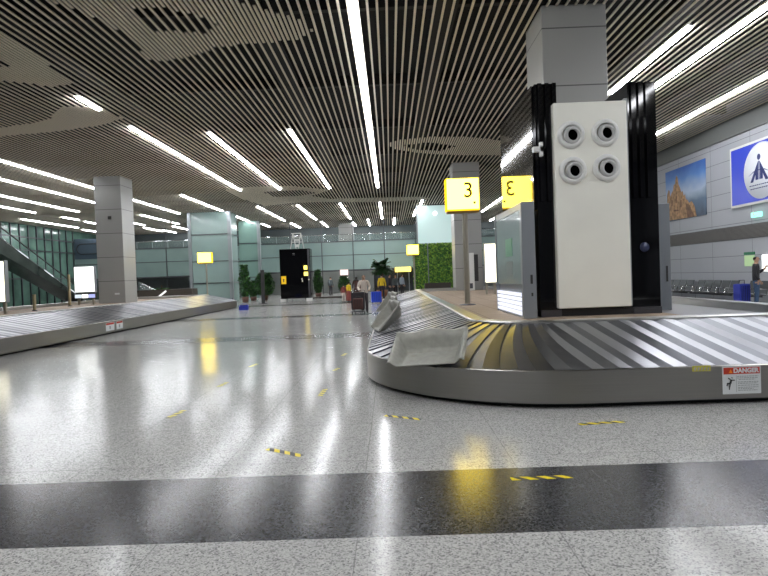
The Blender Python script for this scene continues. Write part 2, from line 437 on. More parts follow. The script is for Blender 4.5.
for i in range(n0, n1+1):
    x = ph+i*PITCH
    cuts = colcuts(x)
    for a, b in segs(YB+.02, YF-.02, cuts): sl.box((x-SW, a, ceil_z), (x+SW, b, ceil_z+SH))
    xm = x+PITCH/2; y = 2.0; run = None
    lights = [(s[1]-.15, s[2]+.15) for s in strips if abs(s[0]-xm) < .02]
    while y < 60:
        on = any(inpoly(xm, y, P) for P in patches) and not any(inpoly(xm, y, P) for P in holes)
        if on and run is None: run = y
        if not on and run is not None:
            for a, b in segs(run, y, lights+colcuts(xm)): sl.box((xm-SW*1.15, a, ceil_z+.001), (xm+SW*1.15, b, ceil_z+SH))
            run = None
        y += .1
struct('trim_5', sl, M['slat'])
for X, y0, y1, lab in strips:
    e = empty('ceiling_light', (X, (y0+y1)/2, ceil_z), label=lab, cat='ceiling light', group='linear ceiling lights')
    L = (y1-y0)/2
    MB().box((-.06, -L, -.045), (.06, L, .02)).build('diffuser', M['strip'], e)
    MB().box((-.068, -L-.01, .021), (.068, L+.01, .07)).build('housing', M['housing'], e)
e = empty  # alias kept short

# ---- columns
DECK = .70
def column(cx, y0, lab):
    o = MB().rbox((cx-.675, y0, DECK), (cx+.675, y0+1.35, ceil_z+.03), .02, seg=2)
    return tag(o.build('column', M['column']), label=lab, cat='column', group='clad square columns')
column(4.03, 12.06, 'large grey clad column rising behind the cream panel with round nozzles')
column(3.96, 28.5, 'grey clad column behind the lit number 3 sign')
c_left = column(-14.0, 28.5, 'grey clad column standing on the left baggage carousel')
for px0, px1, Y, lab in ((339, 353, 57.5, 'distant grey column on the upper gallery behind the glass rail'),):
    a = at_y(px0, 240, Y); b = at_y(px1, 240, Y)
    tag(MB().rbox((a.x, Y, 5.06), (b.x, Y+1.3, ceil_z-.02), .02, seg=2).build('column', M['column']), label=lab, cat='column', group='clad square columns')
# small plate and switch on the left column
o = MB().box((-14.02, 28.47, 4.9), (-13.86, 28.5, 5.06)).build('camera_plate', M['ink']); tag(o, label='small dark square device high on the left column', cat='device')
o = MB().box((-13.85, 28.48, 1.12), (-13.62, 28.5, 1.2)).build('wall_plate', M['paper']); tag(o, label='small white plate low on the left column face', cat='plate')

# ---- far gallery
YG = 56.0
lo, hi = 2.29, 5.05
gx0, gx1 = XL, XR
g = MB().box((gx0, YG, lo), (gx1, YG+.25, hi)); struct('trim_6', g, M['green_glass2'])
g = MB()
x = at_y(353.1, 250, YG).x % 3.07 + gx0 - gx0 % 3.07
while x < gx1:
    g.box((x-.04, YG-.06, 0), (x+.04, YG, ceil_z)); x += 3.07
g.box((gx0, YG-.03, 3.72), (gx1, YG, 3.79)); g.box((gx0, YG-.05, lo-.1), (gx1, YG, lo+.04)); g.box((gx0, YG-.05, hi), (gx1, YG+.2, hi+.09))
struct('trim_7', g, M['steel_dark'])
struct('trim_8', MB().box((gx0, YG+.26, 4.7), (gx1, YF, 5.05)), mat('slab', (.2, .2, .2), .6))
# under the gallery: unseen fill lights, added to brighten the room
for i, x in enumerate((-10, -5.6, -1.3, 2.4)):
    o = MB().box((x-.6, YG+2.5, 4.62), (x+.6, YG+2.8, 4.69)).build('soffit_light', emis('soffit_%d' % i, (1, .96, .88), 28.0))
    tag(o, label='unseen fill light added under the upper gallery, number %s from the left of the row' % ('one', 'two', 'three', 'four')[i], cat='ceiling light', group='added fill lights under the gallery')
a = at_y(374, 280, 58.5); b = at_y(416, 280, 58.5); struct('trim_10', MB().box((a.x, 58.5, 0), (b.x, 58.7, 2.28)), mat('dark_backdrop', (.03, .035, .045), .3, noise=(1.5, .8)))  # added backdrop sheet, stands for the dark area and shapes behind the people
# glass rail
r = empty('glass_railing', (0, YG+.1, hi+.09), label='glass railing along the edge of the upper gallery', cat='railing')
MB().box((gx0, -.01, 0), (gx1, .01, .62)).build('glass_panel', M['clear'], r)
MB().tube([(gx0, 0, .66), (gx1, 0, .66)], .035, 8).build('handrail', M['steel'], r)
pm = MB()
x = gx0
while x < gx1: pm.box((x-.02, -.02, 0), (x+.02, .02, .66)); x += 1.535
tag(pm.build('post', M['mullion'], r), kind='stuff')
# dark stretch left of the shaft with the oval window frame
o = empty('wall_panel', (0, YG-.08, 0), label='dark blue panel with a rounded oval frame beside the left column', cat='panel')
a = at_y(68, 232, YG); b = at_y(98, 252, YG)
MB().box((a.x, 0, 4.3), (b.x+.6, .05, 6.3)).build('board', mat('dusk_board', (.07, .10, .13), .3), o)
c1 = at_y(90, 249, YG); rg = []
for k in range(33):
    t = 2*PI*k/32; rg.append((c1.x + (.75 if math.cos(t) > 0 else -.75) + .5*math.cos(t), -.04, c1.z+.0+.5*math.sin(t)))
MB().tube(rg, .05, 6, cap=False).build('oval_frame', M['ink'], o)

# ---- glazed shafts
def shaft(name, x0, x1, y0, y1, lab, posts, rows, gm):
    s = empty(name, ((x0+x1)/2, y0, 0), label=lab, cat='glass enclosure'); W = (x1-x0)/2
    MB().box((-W+.05, .05, 0), (W-.05, y1-y0-.05, ceil_z-.01)).build('glazing', gm, s)
    for p in posts:
        MB().box((p*W-.13, -.06, 0), (p*W+.13, .2, ceil_z-.01)).build('post', M['mullion'], s)
    for z in rows: MB().add([(-W,-.02,z-.035),(W+.02,-.02,z-.035),(W+.02,y1-y0,z-.035),(W-.05,y1-y0,z-.035),(W-.05,.05,z-.035),(-W,.05,z-.035),(-W,-.02,z+.035),(W+.02,-.02,z+.035),(W+.02,y1-y0,z+.035),(W-.05,y1-y0,z+.035),(W-.05,.05,z+.035),(-W,.05,z+.035)], [(0,5,4,3,2,1),(6,7,8,9,10,11)]+[(i,(i+1)%6,6+(i+1)%6,6+i) for i in range(6)]).build('transom', M['steel_dark'], s)
    return s
xa, xb = at_y(190, 260, 44.3).x, at_y(231, 260, 44.3).x
shaft('glass_shaft', xa, xb, 44.3, 46.6, 'tall pale green glass shaft between grey posts behind the left carousel', (-.97, .97), (1.5, 3.2, 5.3), M['green_glass2'])
xa, xb = at_y(239, 260, 52).x, at_y(260, 260, 52).x
shaft('glass_screen', xa, xb, 52, 53, 'pale green glass wall between the tall shaft and the black kiosk', (.95,), (1.9, 3.4, 5.0), M['green_glass'])

# green wall with lit pale panel above
gw = empty('green_wall', (0, 45.6, 0), label='living green wall of leafy plants beneath a pale lit panel', cat='plant wall')
a = at_y(414, 287, 45.6).x; b = at_y(482, 287, 45.6).x
MB().box((a, 0, 0), (b, .3, 3.98)).build('backing', M['leaf_dark'], gw)
lf = MB()
for k in range(5200):
    x = random.uniform(a, min(b, a+3.6)); z = random.uniform(.3, 4.02)
    s = random.uniform(.06, .13); th = random.uniform(0, PI); n = Vector((random.uniform(-.6, .6), -1, random.uniform(-.3, .9))).normalized()
    u = n.cross(Vector((math.cos(th), .2, math.sin(th)))).normalized(); v = n.cross(u); p = Vector((x, -random.uniform(.02, .2), z))
    lf.add([p-u*s, p-v*s*.5, p+u*s, p+v*s*.5], [(0,1,2,3)], random.choice((0, 0, 1, 2)))
lf.build('foliage', [M['leaf'], M['leaf_light'], M['leaf_light']], gw)
MB().box((a+1.15, -.25, 0), (a+1.22, -.21, 4.0)).build('post', M['mullion'], gw)
lp = empty('pale_glass_panel', (0, 45.5, 4.05), label='pale turquoise backlit glass panel above the living green wall', cat='glass panel')
MB().box((a+.45, 0, 0), (b, .15, 2.99)).build('glass', mat('pale_lit_glass', (.5, .62, .6), .15, emit=(.62, .85, .82), es=.42), lp)
MB().box((a+.35, -.03, 0), (a+.45, .2, 2.99)).build('frame', M['mullion'], lp)
MB().lathe([(0, 0), (.16, 0), (.13, .08), (0, .1)], 16, mtx=Matrix.Translation((at_y(435, 214, 45.5).x, -.01, 2.35)) @ Matrix.Rotation(PI/2, 4, 'X')).build('lamp', emis('spot', (1, 1, 1), 3), lp)

# ================================================================ BAGGAGE CAROUSELS
DECK = .70
def carousel(name, X0, X1, Y0, Y1, lab, RO=2.6, W=1.62, zi=.80, zo=.41, pitch=.30):
    root = empty(name, ((X0+X1)/2, (Y0+Y1)/2, 0), label=lab, cat='baggage carousel'); cx, cy = (X0+X1)/2, (Y0+Y1)/2
    RI = RO-W
    cs = [(X0+RO, Y0+RO, PI), (X1-RO, Y0+RO, 1.5*PI), (X1-RO, Y1-RO, 0), (X0+RO, Y1-RO, PI/2)]
    st = []                                              # (centre point, angle) plate boundaries
    for i, (ax, ay, t0) in enumerate(cs):
        nC = 10
        for k in range(nC): st.append((ax, ay, t0+PI/2*k/nC))
        bx, by, t1 = cs[(i+1) % 4]; L = math.hypot(bx-ax, by-ay); nS = int(round(L/pitch))
        for k in range(nS): st.append((ax+(bx-ax)*k/nS, ay+(by-ay)*k/nS, t0+PI/2))
    N = len(st)
    def P(s, d, z):                                      # s: float station, d: radius from the core line
        i = int(s) % N; f = s-int(s); a = st[i]; b = st[(i+1) % N]
        ang = a[2]; db = (b[2]-a[2]+PI) % (2*PI)-PI; ang += db*f
        return (a[0]+(b[0]-a[0])*f+math.cos(ang)*d-cx, a[1]+(b[1]-a[1])*f+math.sin(ang)*d-cy, z)
    bel = MB(); DV = 6
    for i in range(N):
        jit = random.uniform(-.006, .006); prof = [(0, .003), (.5+jit*8, .024+jit), (1.0, .022)]      # one crescent plate, tilted, overlapping the next
        vs = []
        for (f, h) in prof:
            for k in range(DV+1):
                t = k/DV; d = RI+(W-.03)*t
                sk = 1.0*(t-.5)                           # plates lean
                z = zi+(zo-zi)*t + h
                vs.append(P(i+f+sk+N, d, z))
        q = DV+1; fs = []; 
        for j in range(2):
            for k in range(DV): fs.append((j*q+k, (j+1)*q+k, (j+1)*q+k+1, j*q+k+1))
        bel.add(vs, fs[:DV], random.choice((0, 0, 2))); bel.add(vs, fs[DV:], random.choice((1, 1, 2)))  # darker first half, brighter second half: uneven reflections put into the colour
        vs2 = []
        for h in (.022, .003):
            for k in range(DV+1):
                t = k/DV; vs2.append(P(i+1+1.0*(t-.5)+N, RI+(W-.03)*t, zi+(zo-zi)*t+h))
        bel.add(vs2, [(k, k+1, q+k+1, q+k) for k in range(DV)], 0)
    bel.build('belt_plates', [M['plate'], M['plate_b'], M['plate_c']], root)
    def sweep(prof, sub=1, smooth=False):
        prof = [prof[0]]+[q for q in prof[1:-1] for _ in (0, 1)]+[prof[-1]]; m = MB(); vs = []; n = len(prof); T = N*sub
        for i in range(T):
            for d, z in prof: vs.append(P(i/sub, d, z))
        fs = [(i*n+k, ((i+1) % T)*n+k, ((i+1) % T)*n+k+1, i*n+k+1) for i in range(T) for k in range(0, n-1, 2)]
        return m.add(vs, fs, 0, smooth)
    sweep([(RO-.13, .03), (RO, .06), (RO, zo+.012), (RO-.012, zo+.022), (RO-.03, zo+.016), (RO-.035, zo-.05)], 2, True).build('skirt', M['skirt'], root)
    sweep([(RO-.14, 0), (RO-.14, .2)], 2).build('plinth', M['black'], root)
    sweep([(RI+.02, zi-.05), (RI+.02, zi+.03), (RI, zi+.045), (RI-.20, zi+.045), (RI-.22, zi+.03), (RI-.22, DECK-.02)], 2, True).build('inner_rim', M['rim'], root)
    m = MB(); vs = [P(i, RI-.2, DECK) for i in range(N)]; m.add(vs, [tuple(range(N))]); dk = m.build('deck', M['carpet'], root)
    if X0 > -1:                                          # bare grey sheet beside the pillar
        xm = X1-RO+RI-.22-cx; vs = [(4.95-cx, Y0+W+.25-cy, DECK+.004), (xm-.75, Y0+W+.25-cy, DECK+.004), (xm-.22, Y0+W+.47-cy, DECK+.004), (xm, Y0+W+1.0-cy, DECK+.004), (xm, 7, DECK+.004), (4.95-cx, 7, DECK+.004)]
        MB().add(vs, [tuple(range(6))]).build('deck_sheet', mat('deck_grey', (.24, .24, .25), .45), root)
    return root
carousel('baggage_carousel', -.40, 8.15, 6.30, 30.5, 'stainless steel baggage carousel at right, curved brushed skirt around the cream nozzle panel')
carousel('baggage_carousel', -17.6, -9.1, 8.0, 35.9, 'stainless steel baggage carousel at left running back past the grey column')

# ---- pillar cladding on the right carousel
pc = empty('pillar_cladding', (3.7, 10.4, DECK), label='black glossy pylons framing a tall cream panel with four round nozzles', cat='display pylon')
def rel(px, py, Y, org): return at_y(px, py, Y) - Vector(org)
o_ = (3.7, 10.4, DECK)
for nm, xa, xb, yb, ztop in (('pylon', 2.73, 3.10, 13.4, 4.92), ('pylon', 4.40, 4.91, 11.95, 4.88)):
    b_ = MB(); b_.box((xa-3.7, .02, .12), (xb-3.7, yb-10.4, ztop-DECK))
    py_ = b_.build(nm, M['gloss_black'], pc)
    rb = MB(); x = xa-3.7
    for k in range(3): rb.box((xa-3.7+.05+k*.13, -.03, 2.1), (xa-3.7+.12+k*.13, .02, ztop-DECK))
    rb.build('fluting', M['gloss_black'], py_)
MB().box((2.69-3.7, .12, 1.98), (2.725-3.7, 3.0, 4.92-DECK)).build('side_panel', M['mirror_dark'], pc)
MB().box((2.73-3.7, -.02, 0), (3.10-3.7, 1.6, .12)).build('plinth', M['steel_dark'], pc)
MB().box((4.4-3.7, -.02, 0), (4.91-3.7, 1.5, .12)).build('plinth', M['steel_dark'], pc)
MB().box((3.07-3.7, .0, 0), (4.39-3.7, .2, .14)).build('plinth', M['black'], pc)
wp = MB().rbox((-.68, -.12, .15), (.63, 1.1, 4.53-DECK), .02, seg=2); wpo = wp.build('front_panel', M['cream'], pc)
MB().box((.635, 0, .15), (.69, .12, 3.9)).build('reveal', M['ink_grey'], pc)
br = MB(); br.box((-1.05, -.12, 2.98), (-.88, -.03, 3.07)); br.box((-.93, -.12, 2.9), (-.88, -.03, 3.15)); br.build('bracket', M['white'], pc)
for (px, py) in ((571.1, 134.6), (605.5, 132.5), (573.2, 170.3), (607, 167.7)):
    c = rel(px, py, 10.25, o_)
    mt = Matrix.Translation((c.x, -.12, c.z)) @ Matrix.Rotation(PI/2, 4, 'X')
    nz = MB().lathe([(.245, 0), (.245, .03), (.225, .06), (.185, .075), (.165, .06), (.16, .04)], 40, mtx=mt).build('nozzle', M['white'], pc)
    mt2 = Matrix.Translation((c.x+.012, -.12, c.z-.012)) @ Matrix.Rotation(PI/2, 4, 'X') @ Matrix.Rotation(math.radians(10), 4, 'Y')
    MB().lathe([(.165, .03), (.16, .055), (.145, .075), (.12, .085), (.100, .078), (.097, .02)], 32, mtx=mt2).build('eyeball', mat('nozzle_grey', (.50, .50, .49), .3), nz)
    MB().lathe([(.0975, .045), (.0, .045)], 32, mtx=mt2).build('opening', M['void'], nz)

# glazed advertising units at either side
def ad_unit(x0, x1, y0, y1, z1, lab, side):
    e = empty('advertising_cabinet', (x0, y0, DECK), label=lab, cat='display cabinet'); W = x1-x0; L = y1-y0; H = z1-DECK
    f = MB(); f.rbox((0, 0, 0), (W, .16, H), .02, seg=2); f.box((0.02, .16, H-.12), (W, L, H)); f.box((.02, .16, 0), (W, L, .03)); f.box((0, L-.06, 0), (W, L, H)); f.box((.06, .16, .03), (W, L-.06, H-.12))
    f.build('frame', M['grey_frame'], e)
    MB().box((.02, .17, .6), (.055, L-.07, H-.13)).build('glass', mat('cabinet_glass', (.34, .42, .41), .08), e)
    pp = MB(); pp.box((.01, .9, 1.15), (.02, 1.5, 1.5)); pp.build('poster', mat('poster_green', (.12, .35, .22), .4), e)
    MB().box((.015, .9, .75), (.02, 1.5, 1.05)).build('poster', mat('poster_grey', (.2, .24, .24), .4), e)
    lg = MB()
    for k in range(5): lg.box((0.0, .17, .05+k*.085), (.05, L-.07, .05+k*.085+.06))
    lg.build('lit_grille', emis('lit_grille', (.86, .88, 1.0), 1.1), e)
    lk = MB(); lk.box((.13, -.012, .62), (.17, 0, .78)); lk.box((.14, -.012, .4), (.17, 0, .46)); lk.build('lock', M['ink'], e)
    return e
ad_unit(2.36, 2.60, 10.15, 12.7, 2.78, 'grey glazed advertising cabinet with lit white base, left of the black pylon', -1)
e2 = empty('side_cabinet', (5.1, 11, DECK), label='plain grey cabinet edge standing right of the right black pylon', cat='display cabinet')
MB().rbox((0, 0, 0), (.30, 1.9, 2.05), .02, seg=2).build('frame', M['grey_frame'], e2)
MB().box((.2, -.012, .55), (.23, 0, .85)).build('lock', M['ink'], e2)
o = MB(); o.lathe([(0, 0), (.085, 0), (.085, .012), (0, .012)], 20, mtx=Matrix.Translation((rel(644.5, 247, 10.4, (0, 0, 0)).x, 10.40, rel(644.5, 247, 10.4, (0,0,0)).z)) @ Matrix.Rotation(PI/2, 4, 'X'))
o = o.build('round_glint', mat('glint', (.03, .04, .10), .3)); tag(o, label='small round painted bluish badge low on the right black pylon', cat='glint')  # bluish disc painted in for a small reflection on the gloss black

# ================================================================ SIGNS
def belt_sign(px0, px1, py0, py1, Y, base, lab, num):
    a = at_y(px0, py0, Y); b = at_y(px1, py1, Y); W = b.x-a.x; H = a.z-b.z; cx = (a.x+b.x)/2
    s = empty('belt_sign', (cx, Y, base), label=lab, cat='sign', group='lit yellow belt number signs'); z0 = b.z-base
    bx = MB().rbox((-W/2, 0, z0), (W/2, .32, z0+H), .03).build('sign_box', M['yellow_edge'], s)
    MB().box((-W/2+.035, -.008, z0+.04), (W/2-.02, .0, z0+H-.02)).build('sign_face', M['sign_face'], s)
    MB().box((-W/2+.03, .02, z0-.05), (W/2-.02, .3, z0)).build('bottom_tray', mat('tray_brown', (.25, .15, .03), .4), s)
    MB().tube([(0.06, .14, 0), (.06, .14, z0-.04)], .075 if base else .05, 14).build('pole', M['pole'], s)
    MB().lathe([(.22, 0), (.22, .02), (.08, .04)], 20, mtx=Matrix.Translation((.06, .14, 0))).build('foot', M['steel_dark'], s)
    if num:
        text_mesh('numeral', num, .56, M['olive'], s, (.15, -.014, z0+H*.60), (PI/2, 0, 0), bold=.006)
        MB().lathe([(0, 0), (.035, 0), (.035, .008), (0, .008)], 12, mtx=Matrix.Translation((.31, -.012, z0+.2)) @ Matrix.Rotation(PI/2, 4, 'X')).build('dot', M['olive'], s)
    return s
belt_sign(445, 480, 178.5, 210, 15.1, DECK, 'large lit yellow sign with number 3 on a pole, right carousel', '3')
belt_sign(406.5, 419, 245, 254.6, 34, 0, 'small distant lit yellow sign on a pole left of the living green wall', None)
belt_sign(197, 211.7, 252.7, 262.7, 36.6, 0, 'small lit yellow sign on a pole beyond the left carousel', None)
a = at_y(395, 267.4, 54); b = at_y(411, 271.4, 54)
s = empty('counter_sign', (a.x, 54, 0), label='wide lit yellow counter sign beneath the gallery at right', cat='sign')
MB().rbox((0, 0, b.z), (b.x-a.x, .15, a.z), .02).build('sign_box', M['sign_lit'], s)
MB().tube([(.2, .1, 0), (.2, .1, b.z)], .04, 8).build('post', M['mullion'], s); MB().tube([(b.x-a.x-.2, .1, 0), (b.x-a.x-.2, .1, b.z)], .04, 8).build('post', M['mullion'], s)
a = at_y(340, 269.8, 55); b = at_y(348.2, 275, 55)
s = empty('counter_sign', (a.x, 55, 0), label='small white lit sign above the bush under the gallery', cat='sign')
MB().rbox((0, 0, b.z), (b.x-a.x, .12, a.z), .02).build('sign_box', emis('pinkish_sign', (1, .75, .72), 1.3), s)
MB().box((.05, 0, b.z-.28), (b.x-a.x-.02, .1, b.z-.16)).build('light_bar', emis('bar', (1, .97, .9), 2.2), s)
MB().tube([(.4, .06, 0), (.4, .06, b.z-.28)], .04, 8).build('post', M['mullion'], s)

# light boxes (totems)
def totem(px0, px1, py0, py1, Y, base, lab, m, leaf=False):
    a = at_y(px0, py0, Y); b = at_y(px1, py1, Y); W = b.x-a.x; H = a.z-b.z; z0 = b.z-base
    t = empty('light_box', ((a.x+b.x)/2, Y, base), label=lab, cat='light box', group='free standing light boxes')
    MB().rbox((-W/2-.03, .01, z0-.04), (W/2+.03, .22, z0+H+.04), .02).build('frame', M['grey_frame'], t)
    MB().box((-W/2, 0, z0), (W/2, .012, z0+H)).build('lit_face', m, t)
    for sx in (-1, 1): MB().box((sx*W*.38-.04, .06, 0), (sx*W*.38+.04, .16, max(.02, z0-.04))).build('leg', M['pole'], t)
    if leaf:
        lm = MB()
        for k in range(7):
            t_ = PI*k/6; c = Vector((.02+.13*math.cos(t_), -.004, z0+H*.55+.09*math.sin(t_))); lm.prism([(-.03, 0), (0, -.03), (.03, 0), (0, .03)], c, (1, 0, 0), (0, 0, 1), (0, -.002, 0))
        lm.build('leaf_emblem', mat('emblem_green', (.05, .25, .08), .5), t)
        sc = MB().box((-W/2, 0.0, z0-.34), (W/2, .2, z0-.05)).build('screen_shelf', M['ink'], t)
        for k, xx in enumerate((-.33, 0, .33)): MB().box((xx-.15, -.01, z0-.29), (xx+.15, 0, z0-.12)).build('screen', (M['lightbox_dim'], M['lightbox'], M['screen_blue'])[k], sc)
    return t
totem(74, 94.5, 267.3, 291.5, 27, DECK, 'white lit box with small green leaf emblem and screens, left of grey column', M['lightbox'], True)
totem(-14, 5, 262, 301.5, 20, DECK, 'bright lit box cut by the left edge of the picture', M['lightbox_warm'])
totem(484.5, 496.5, 244, 282, 22, DECK, 'bright warm white light box behind the advertising cabinet', M['lightbox_warm'])
# little white bar on the rim of the left carousel
# machine beside far column
k_ = empty('ticket_machine', (0, 27.9, DECK), label='small white machine with dark screen against the column behind the number 3 sign', cat='machine')
a = at_y(467, 253, 27.9); b = at_y(475, 288, 27.9)
MB().rbox((a.x, 0, 0), (b.x, .35, a.z-DECK), .03).build('body', M['white'], k_)
MB().box((b.x+.0, .05, .45), (b.x+.2, .3, 1.75)).build('side_screen', M['ink'], k_)
MB().box((a.x+.08, -.01, .1), (b.x-.1, 0, .35)).build('slot', M['steel_dark'], k_)

# bollards on the left deck
for px, p0, p1, Y, lab in ((68.5, 274.5, 303, 26, 'tall slim golden post beside the white lit box'), (34, 294.5, 308, 22, 'short brass bollard on the left carousel deck')):
    a = at_y(px, p0, Y)
    p = empty('bollard', (a.x, Y, DECK), label=lab, cat='bollard')
    MB().tube([(0,0,0), (0,0,a.z-DECK)], .06 if px > 50 else .06, 12).build('shaft', mat('brass', (.4, .33, .2), .35, .7), p)
    MB().lathe([(.1, 0), (.1, .02), (.06, .04)], 14).build('foot', M['steel_dark'], p)

# ================================================================ BLACK KIOSK
YK = 40.0
a = at_y(279, 249.5, YK); b = at_y(311.5, 298, YK)
k = empty('display_kiosk', ((a.x+b.x)/2, YK, 0), label='tall glossy black display kiosk with one yellow notice and painted yellow reflections', cat='kiosk'); W = (b.x-a.x)/2; cxk = (a.x+b.x)/2
MB().rbox((-W, 0, b.z), (W, 1.1, a.z), .03).build('cabinet', M['gloss_black'], k)
MB().box((W-.18, -.02, b.z+.05), (W-.04, 0, a.z-.05)).build('edge_trim', M['steel_dark'], k)
fr = MB()
for sx in (-1, 1): fr.rbox((sx*W*.85-.2, -.05, 0), (sx*W*.85+.2, .3, b.z), .02); 
fr.build('base', M['white'], k)
for (q0, r0, q1, r1, nm) in ((303.8, 265.6, 307.2, 269.5, 'notice'), (304, 272, 308, 275.6, 'notice')):  # glowing squares painted in for reflections of the yellow signs
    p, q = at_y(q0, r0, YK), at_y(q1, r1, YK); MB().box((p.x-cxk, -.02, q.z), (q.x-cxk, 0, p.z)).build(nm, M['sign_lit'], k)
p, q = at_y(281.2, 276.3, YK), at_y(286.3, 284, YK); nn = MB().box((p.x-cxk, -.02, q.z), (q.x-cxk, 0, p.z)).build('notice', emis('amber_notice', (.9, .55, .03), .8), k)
MB().prism([(0, .1), (.08, 0), (.03, 0), (.03, -.14), (-.03, -.14), (-.03, 0), (-.08, 0)], ((p.x+q.x)/2-cxk, -.022, (p.z+q.z)/2), (1,0,0), (0,0,1), (0,-.004,0)).build('arrow', M['ink'], nn)
mk = MB()
for (px, py) in ((302, 279), (302.5, 281), (309, 279.5)):
    c = at_y(px, py, YK); mk.cbox((c.x-cxk, -.015, c.z), (.07, .02, .09))
mk.build('small_icon', mat('icon_pale', (.6, .6, .5), .5, emit=(.8, .75, .6), es=.5), k)
c = at_y(293.5, 253.5, YK)
mk = MB().cbox((c.x-cxk, -.012, c.z), (.16, .02, .03)).cbox((c.x-cxk, -.012, c.z-.1), (.14, .02, .02)).build('marking', M['ink_grey'], k)
# white trestle on the kiosk
t = empty('trestle', ((at_y(296, 245, YK).x), YK+.5, a.z), label='white painted trestle frame standing on top of the black kiosk', cat='trestle')
tm = MB()
for sx in (-.28, .28):
    for dx in (-.2, .2): tm.tube([(sx+dx, 0, 0), (sx, 0, 1.15)], .035, 6)
tm.tube([(-.35, 0, .5), (.35, 0, .5)], .03, 6); tm.tube([(-.35, 0, .85), (.35, 0, .85)], .03, 6); tm.tube([(-.4, 0, 1.12), (.3, 0, 1.12)], .04, 6)
for z in (.25, .65): tm.cbox((0, 0, z), (.3, .03, .18))
tm.build('frame', M['white'], t)

# ================================================================ RIGHT WALL GRAPHICS
def on_wall(px, py): p = at_x(px, py, XR-.02); return p
# mural
y0, y1 = on_wall(706, 190).y, on_wall(666, 190).y
mu = empty('mural', (XR-.03, (y0+y1)/2, 3.64), label='wall print of a sandstone tower against a blue sky', cat='wall print'); HM = 2.36; WM = y1-y0
skym = bpy.data.materials.new('mural_sky'); skym.use_nodes = True; nt, bb, gg, ss = tex_base(skym)
rmp = nt.nodes.new('ShaderNodeValToRGB'); cr = rmp.color_ramp
cr.elements[0].position = 0; cr.elements[0].color = (.03, .06, .11, 1); cr.elements[1].position = .28; cr.elements[1].color = (.10, .17, .27, 1)
for p_, c_ in ((.5, (.42, .52, .66, 1)), (.8, (.10, .25, .60, 1)), (1.0, (.04, .14, .48, 1))): q_ = cr.elements.new(p_); q_.color = c_
nn_ = nt.nodes.new('ShaderNodeTexNoise'); nn_.inputs['Scale'].default_value = 1.3; nt.links.new(gg.outputs['Position'], nn_.inputs['Vector'])
zz = math_node(nt, 'ADD', math_node(nt, 'DIVIDE', math_node(nt, 'SUBTRACT', ss.outputs[2], 3.64), HM), math_node(nt, 'MULTIPLY', math_node(nt, 'SUBTRACT', nn_.outputs['Fac'], .5), .35))
nt.links.new(zz, rmp.inputs[0]); nt.links.new(rmp.outputs[0], bb.inputs['Base Color']); bb.inputs['Roughness'].default_value = .4
MB().box((0, -WM/2, 0), (.02, WM/2, HM)).build('print', skym, mu)
sand = mat('sandstone_print', (.42, .24, .11), .5, noise=(6, .5)); sand2 = mat('sandstone_print_dark', (.18, .09, .045), .5, noise=(6, .4))
def P2(px, py): p = on_wall(px, py); return (-(p.y-(y0+y1)/2), p.z-3.64)      # u runs towards the viewer
u_, v_ = (0, -1, 0), (0, 0, 1)
tw = [P2(*p) for p in ((667.5,221),(667.5,195),(669,190),(670,191),(670.5,197),(672,193),(673.5,190),(674,185),(675.5,184),(676,178),(677,175.5),(678,178),(678.6,184),(680,187),(681.5,192),(683,191),(684,196),(685.5,194),(686,199),(688,200),(689.5,203),(692,201),(695,206),(697,216.5))]
tw = [(x, max(.01, z)) for x, z in tw]
MB().prism(tw, (-.004, 0, 0), u_, v_, (-.004, 0, 0)).build('tower_picture', sand, mu)
dm = MB()
for q in (((672,200),(673,200),(673,206),(672,206)), ((676,196),(677.2,196),(677.2,203),(676,203)), ((681,200),(682,200),(682,207),(681,207)), ((674,210),(679,209.5),(679,211),(674,211.5)), ((686,203),(690,205),(694,214),(695,216.5),(688,217.5))):
    MB().prism([P2(*p) for p in q], (-.009, 0, 0), u_, v_, (-.002, 0, 0)).build('opening_picture', sand2, mu)
# blue sign with emblem
ys1 = on_wall(732, 180).y; ys0 = 18.1; zs0, zs1 = 3.67, 5.95
bs = empty('wall_sign', (XR-.06, (ys0+ys1)/2, zs0), label='large blue wall sign with white disc and figure emblem', cat='sign'); HW = (ys1-ys0)/2
MB().box((-.02, -HW, 0), (.05, HW, zs1-zs0)).build('border', M['white'], bs)
MB().box((-.03, -HW+.09, .09), (-.02, HW-.09, zs1-zs0-.09)).build('field', mat('sign_blue', (.025, .05, .42), .3, emit=(.03, .05, .5), es=.35), bs)
cyy = 20.45-(ys0+ys1)/2; czz = 4.82-zs0
MB().lathe([(0, 0), (1.0, 0), (1.0, .008), (0, .008)], 48, mtx=Matrix.Translation((-.03, cyy, czz)) @ Matrix.Rotation(-PI/2, 4, 'Y')).build('disc', mat('disc_white', (.75, .77, .8), .4, emit=(.8, .85, 1), es=.2), bs)
em = MB(); O = (-.04, cyy+.12, czz)
def up(poly): em.prism(poly, O, (0, -1, 0), (0, 0, 1), (-.004, 0, 0))
up([(-.02, .36), (.02, .36), (.02, -.3), (-.02, -.3)])
up([(-.04, .36), (-.5, -.36), (-.34, -.36), (-.2, -.1), (-.2, -.3), (-.05, -.3)])
up([(.04, .36), (.5, -.36), (.34, -.36), (.2, -.1), (.2, -.3), (.05, -.3)])
up([(.09*math.cos(2*PI*k/14), .5+.11*math.sin(2*PI*k/14)) for k in range(14)])
up([(-.62, -.12), (-.3, .0), (0, .03), (.3, 0), (.62, -.12), (.3, .03), (0, .06), (-.3, .03)])
em.build('figure_emblem', M['navy'], bs)
cp = MB()
for z, a_, b_ in ((-.5, -.55, .55), (-.62, -.5, .5)):
    x = a_
    while x < b_: w_ = random.uniform(.05, .1); cp.box((O[0]-.004, cyy+.12-x-w_, czz+z), (O[0]-.001, cyy+.12-x, czz+z+.035)); x += w_+.03
cp.build('caption', M['navy'], bs)
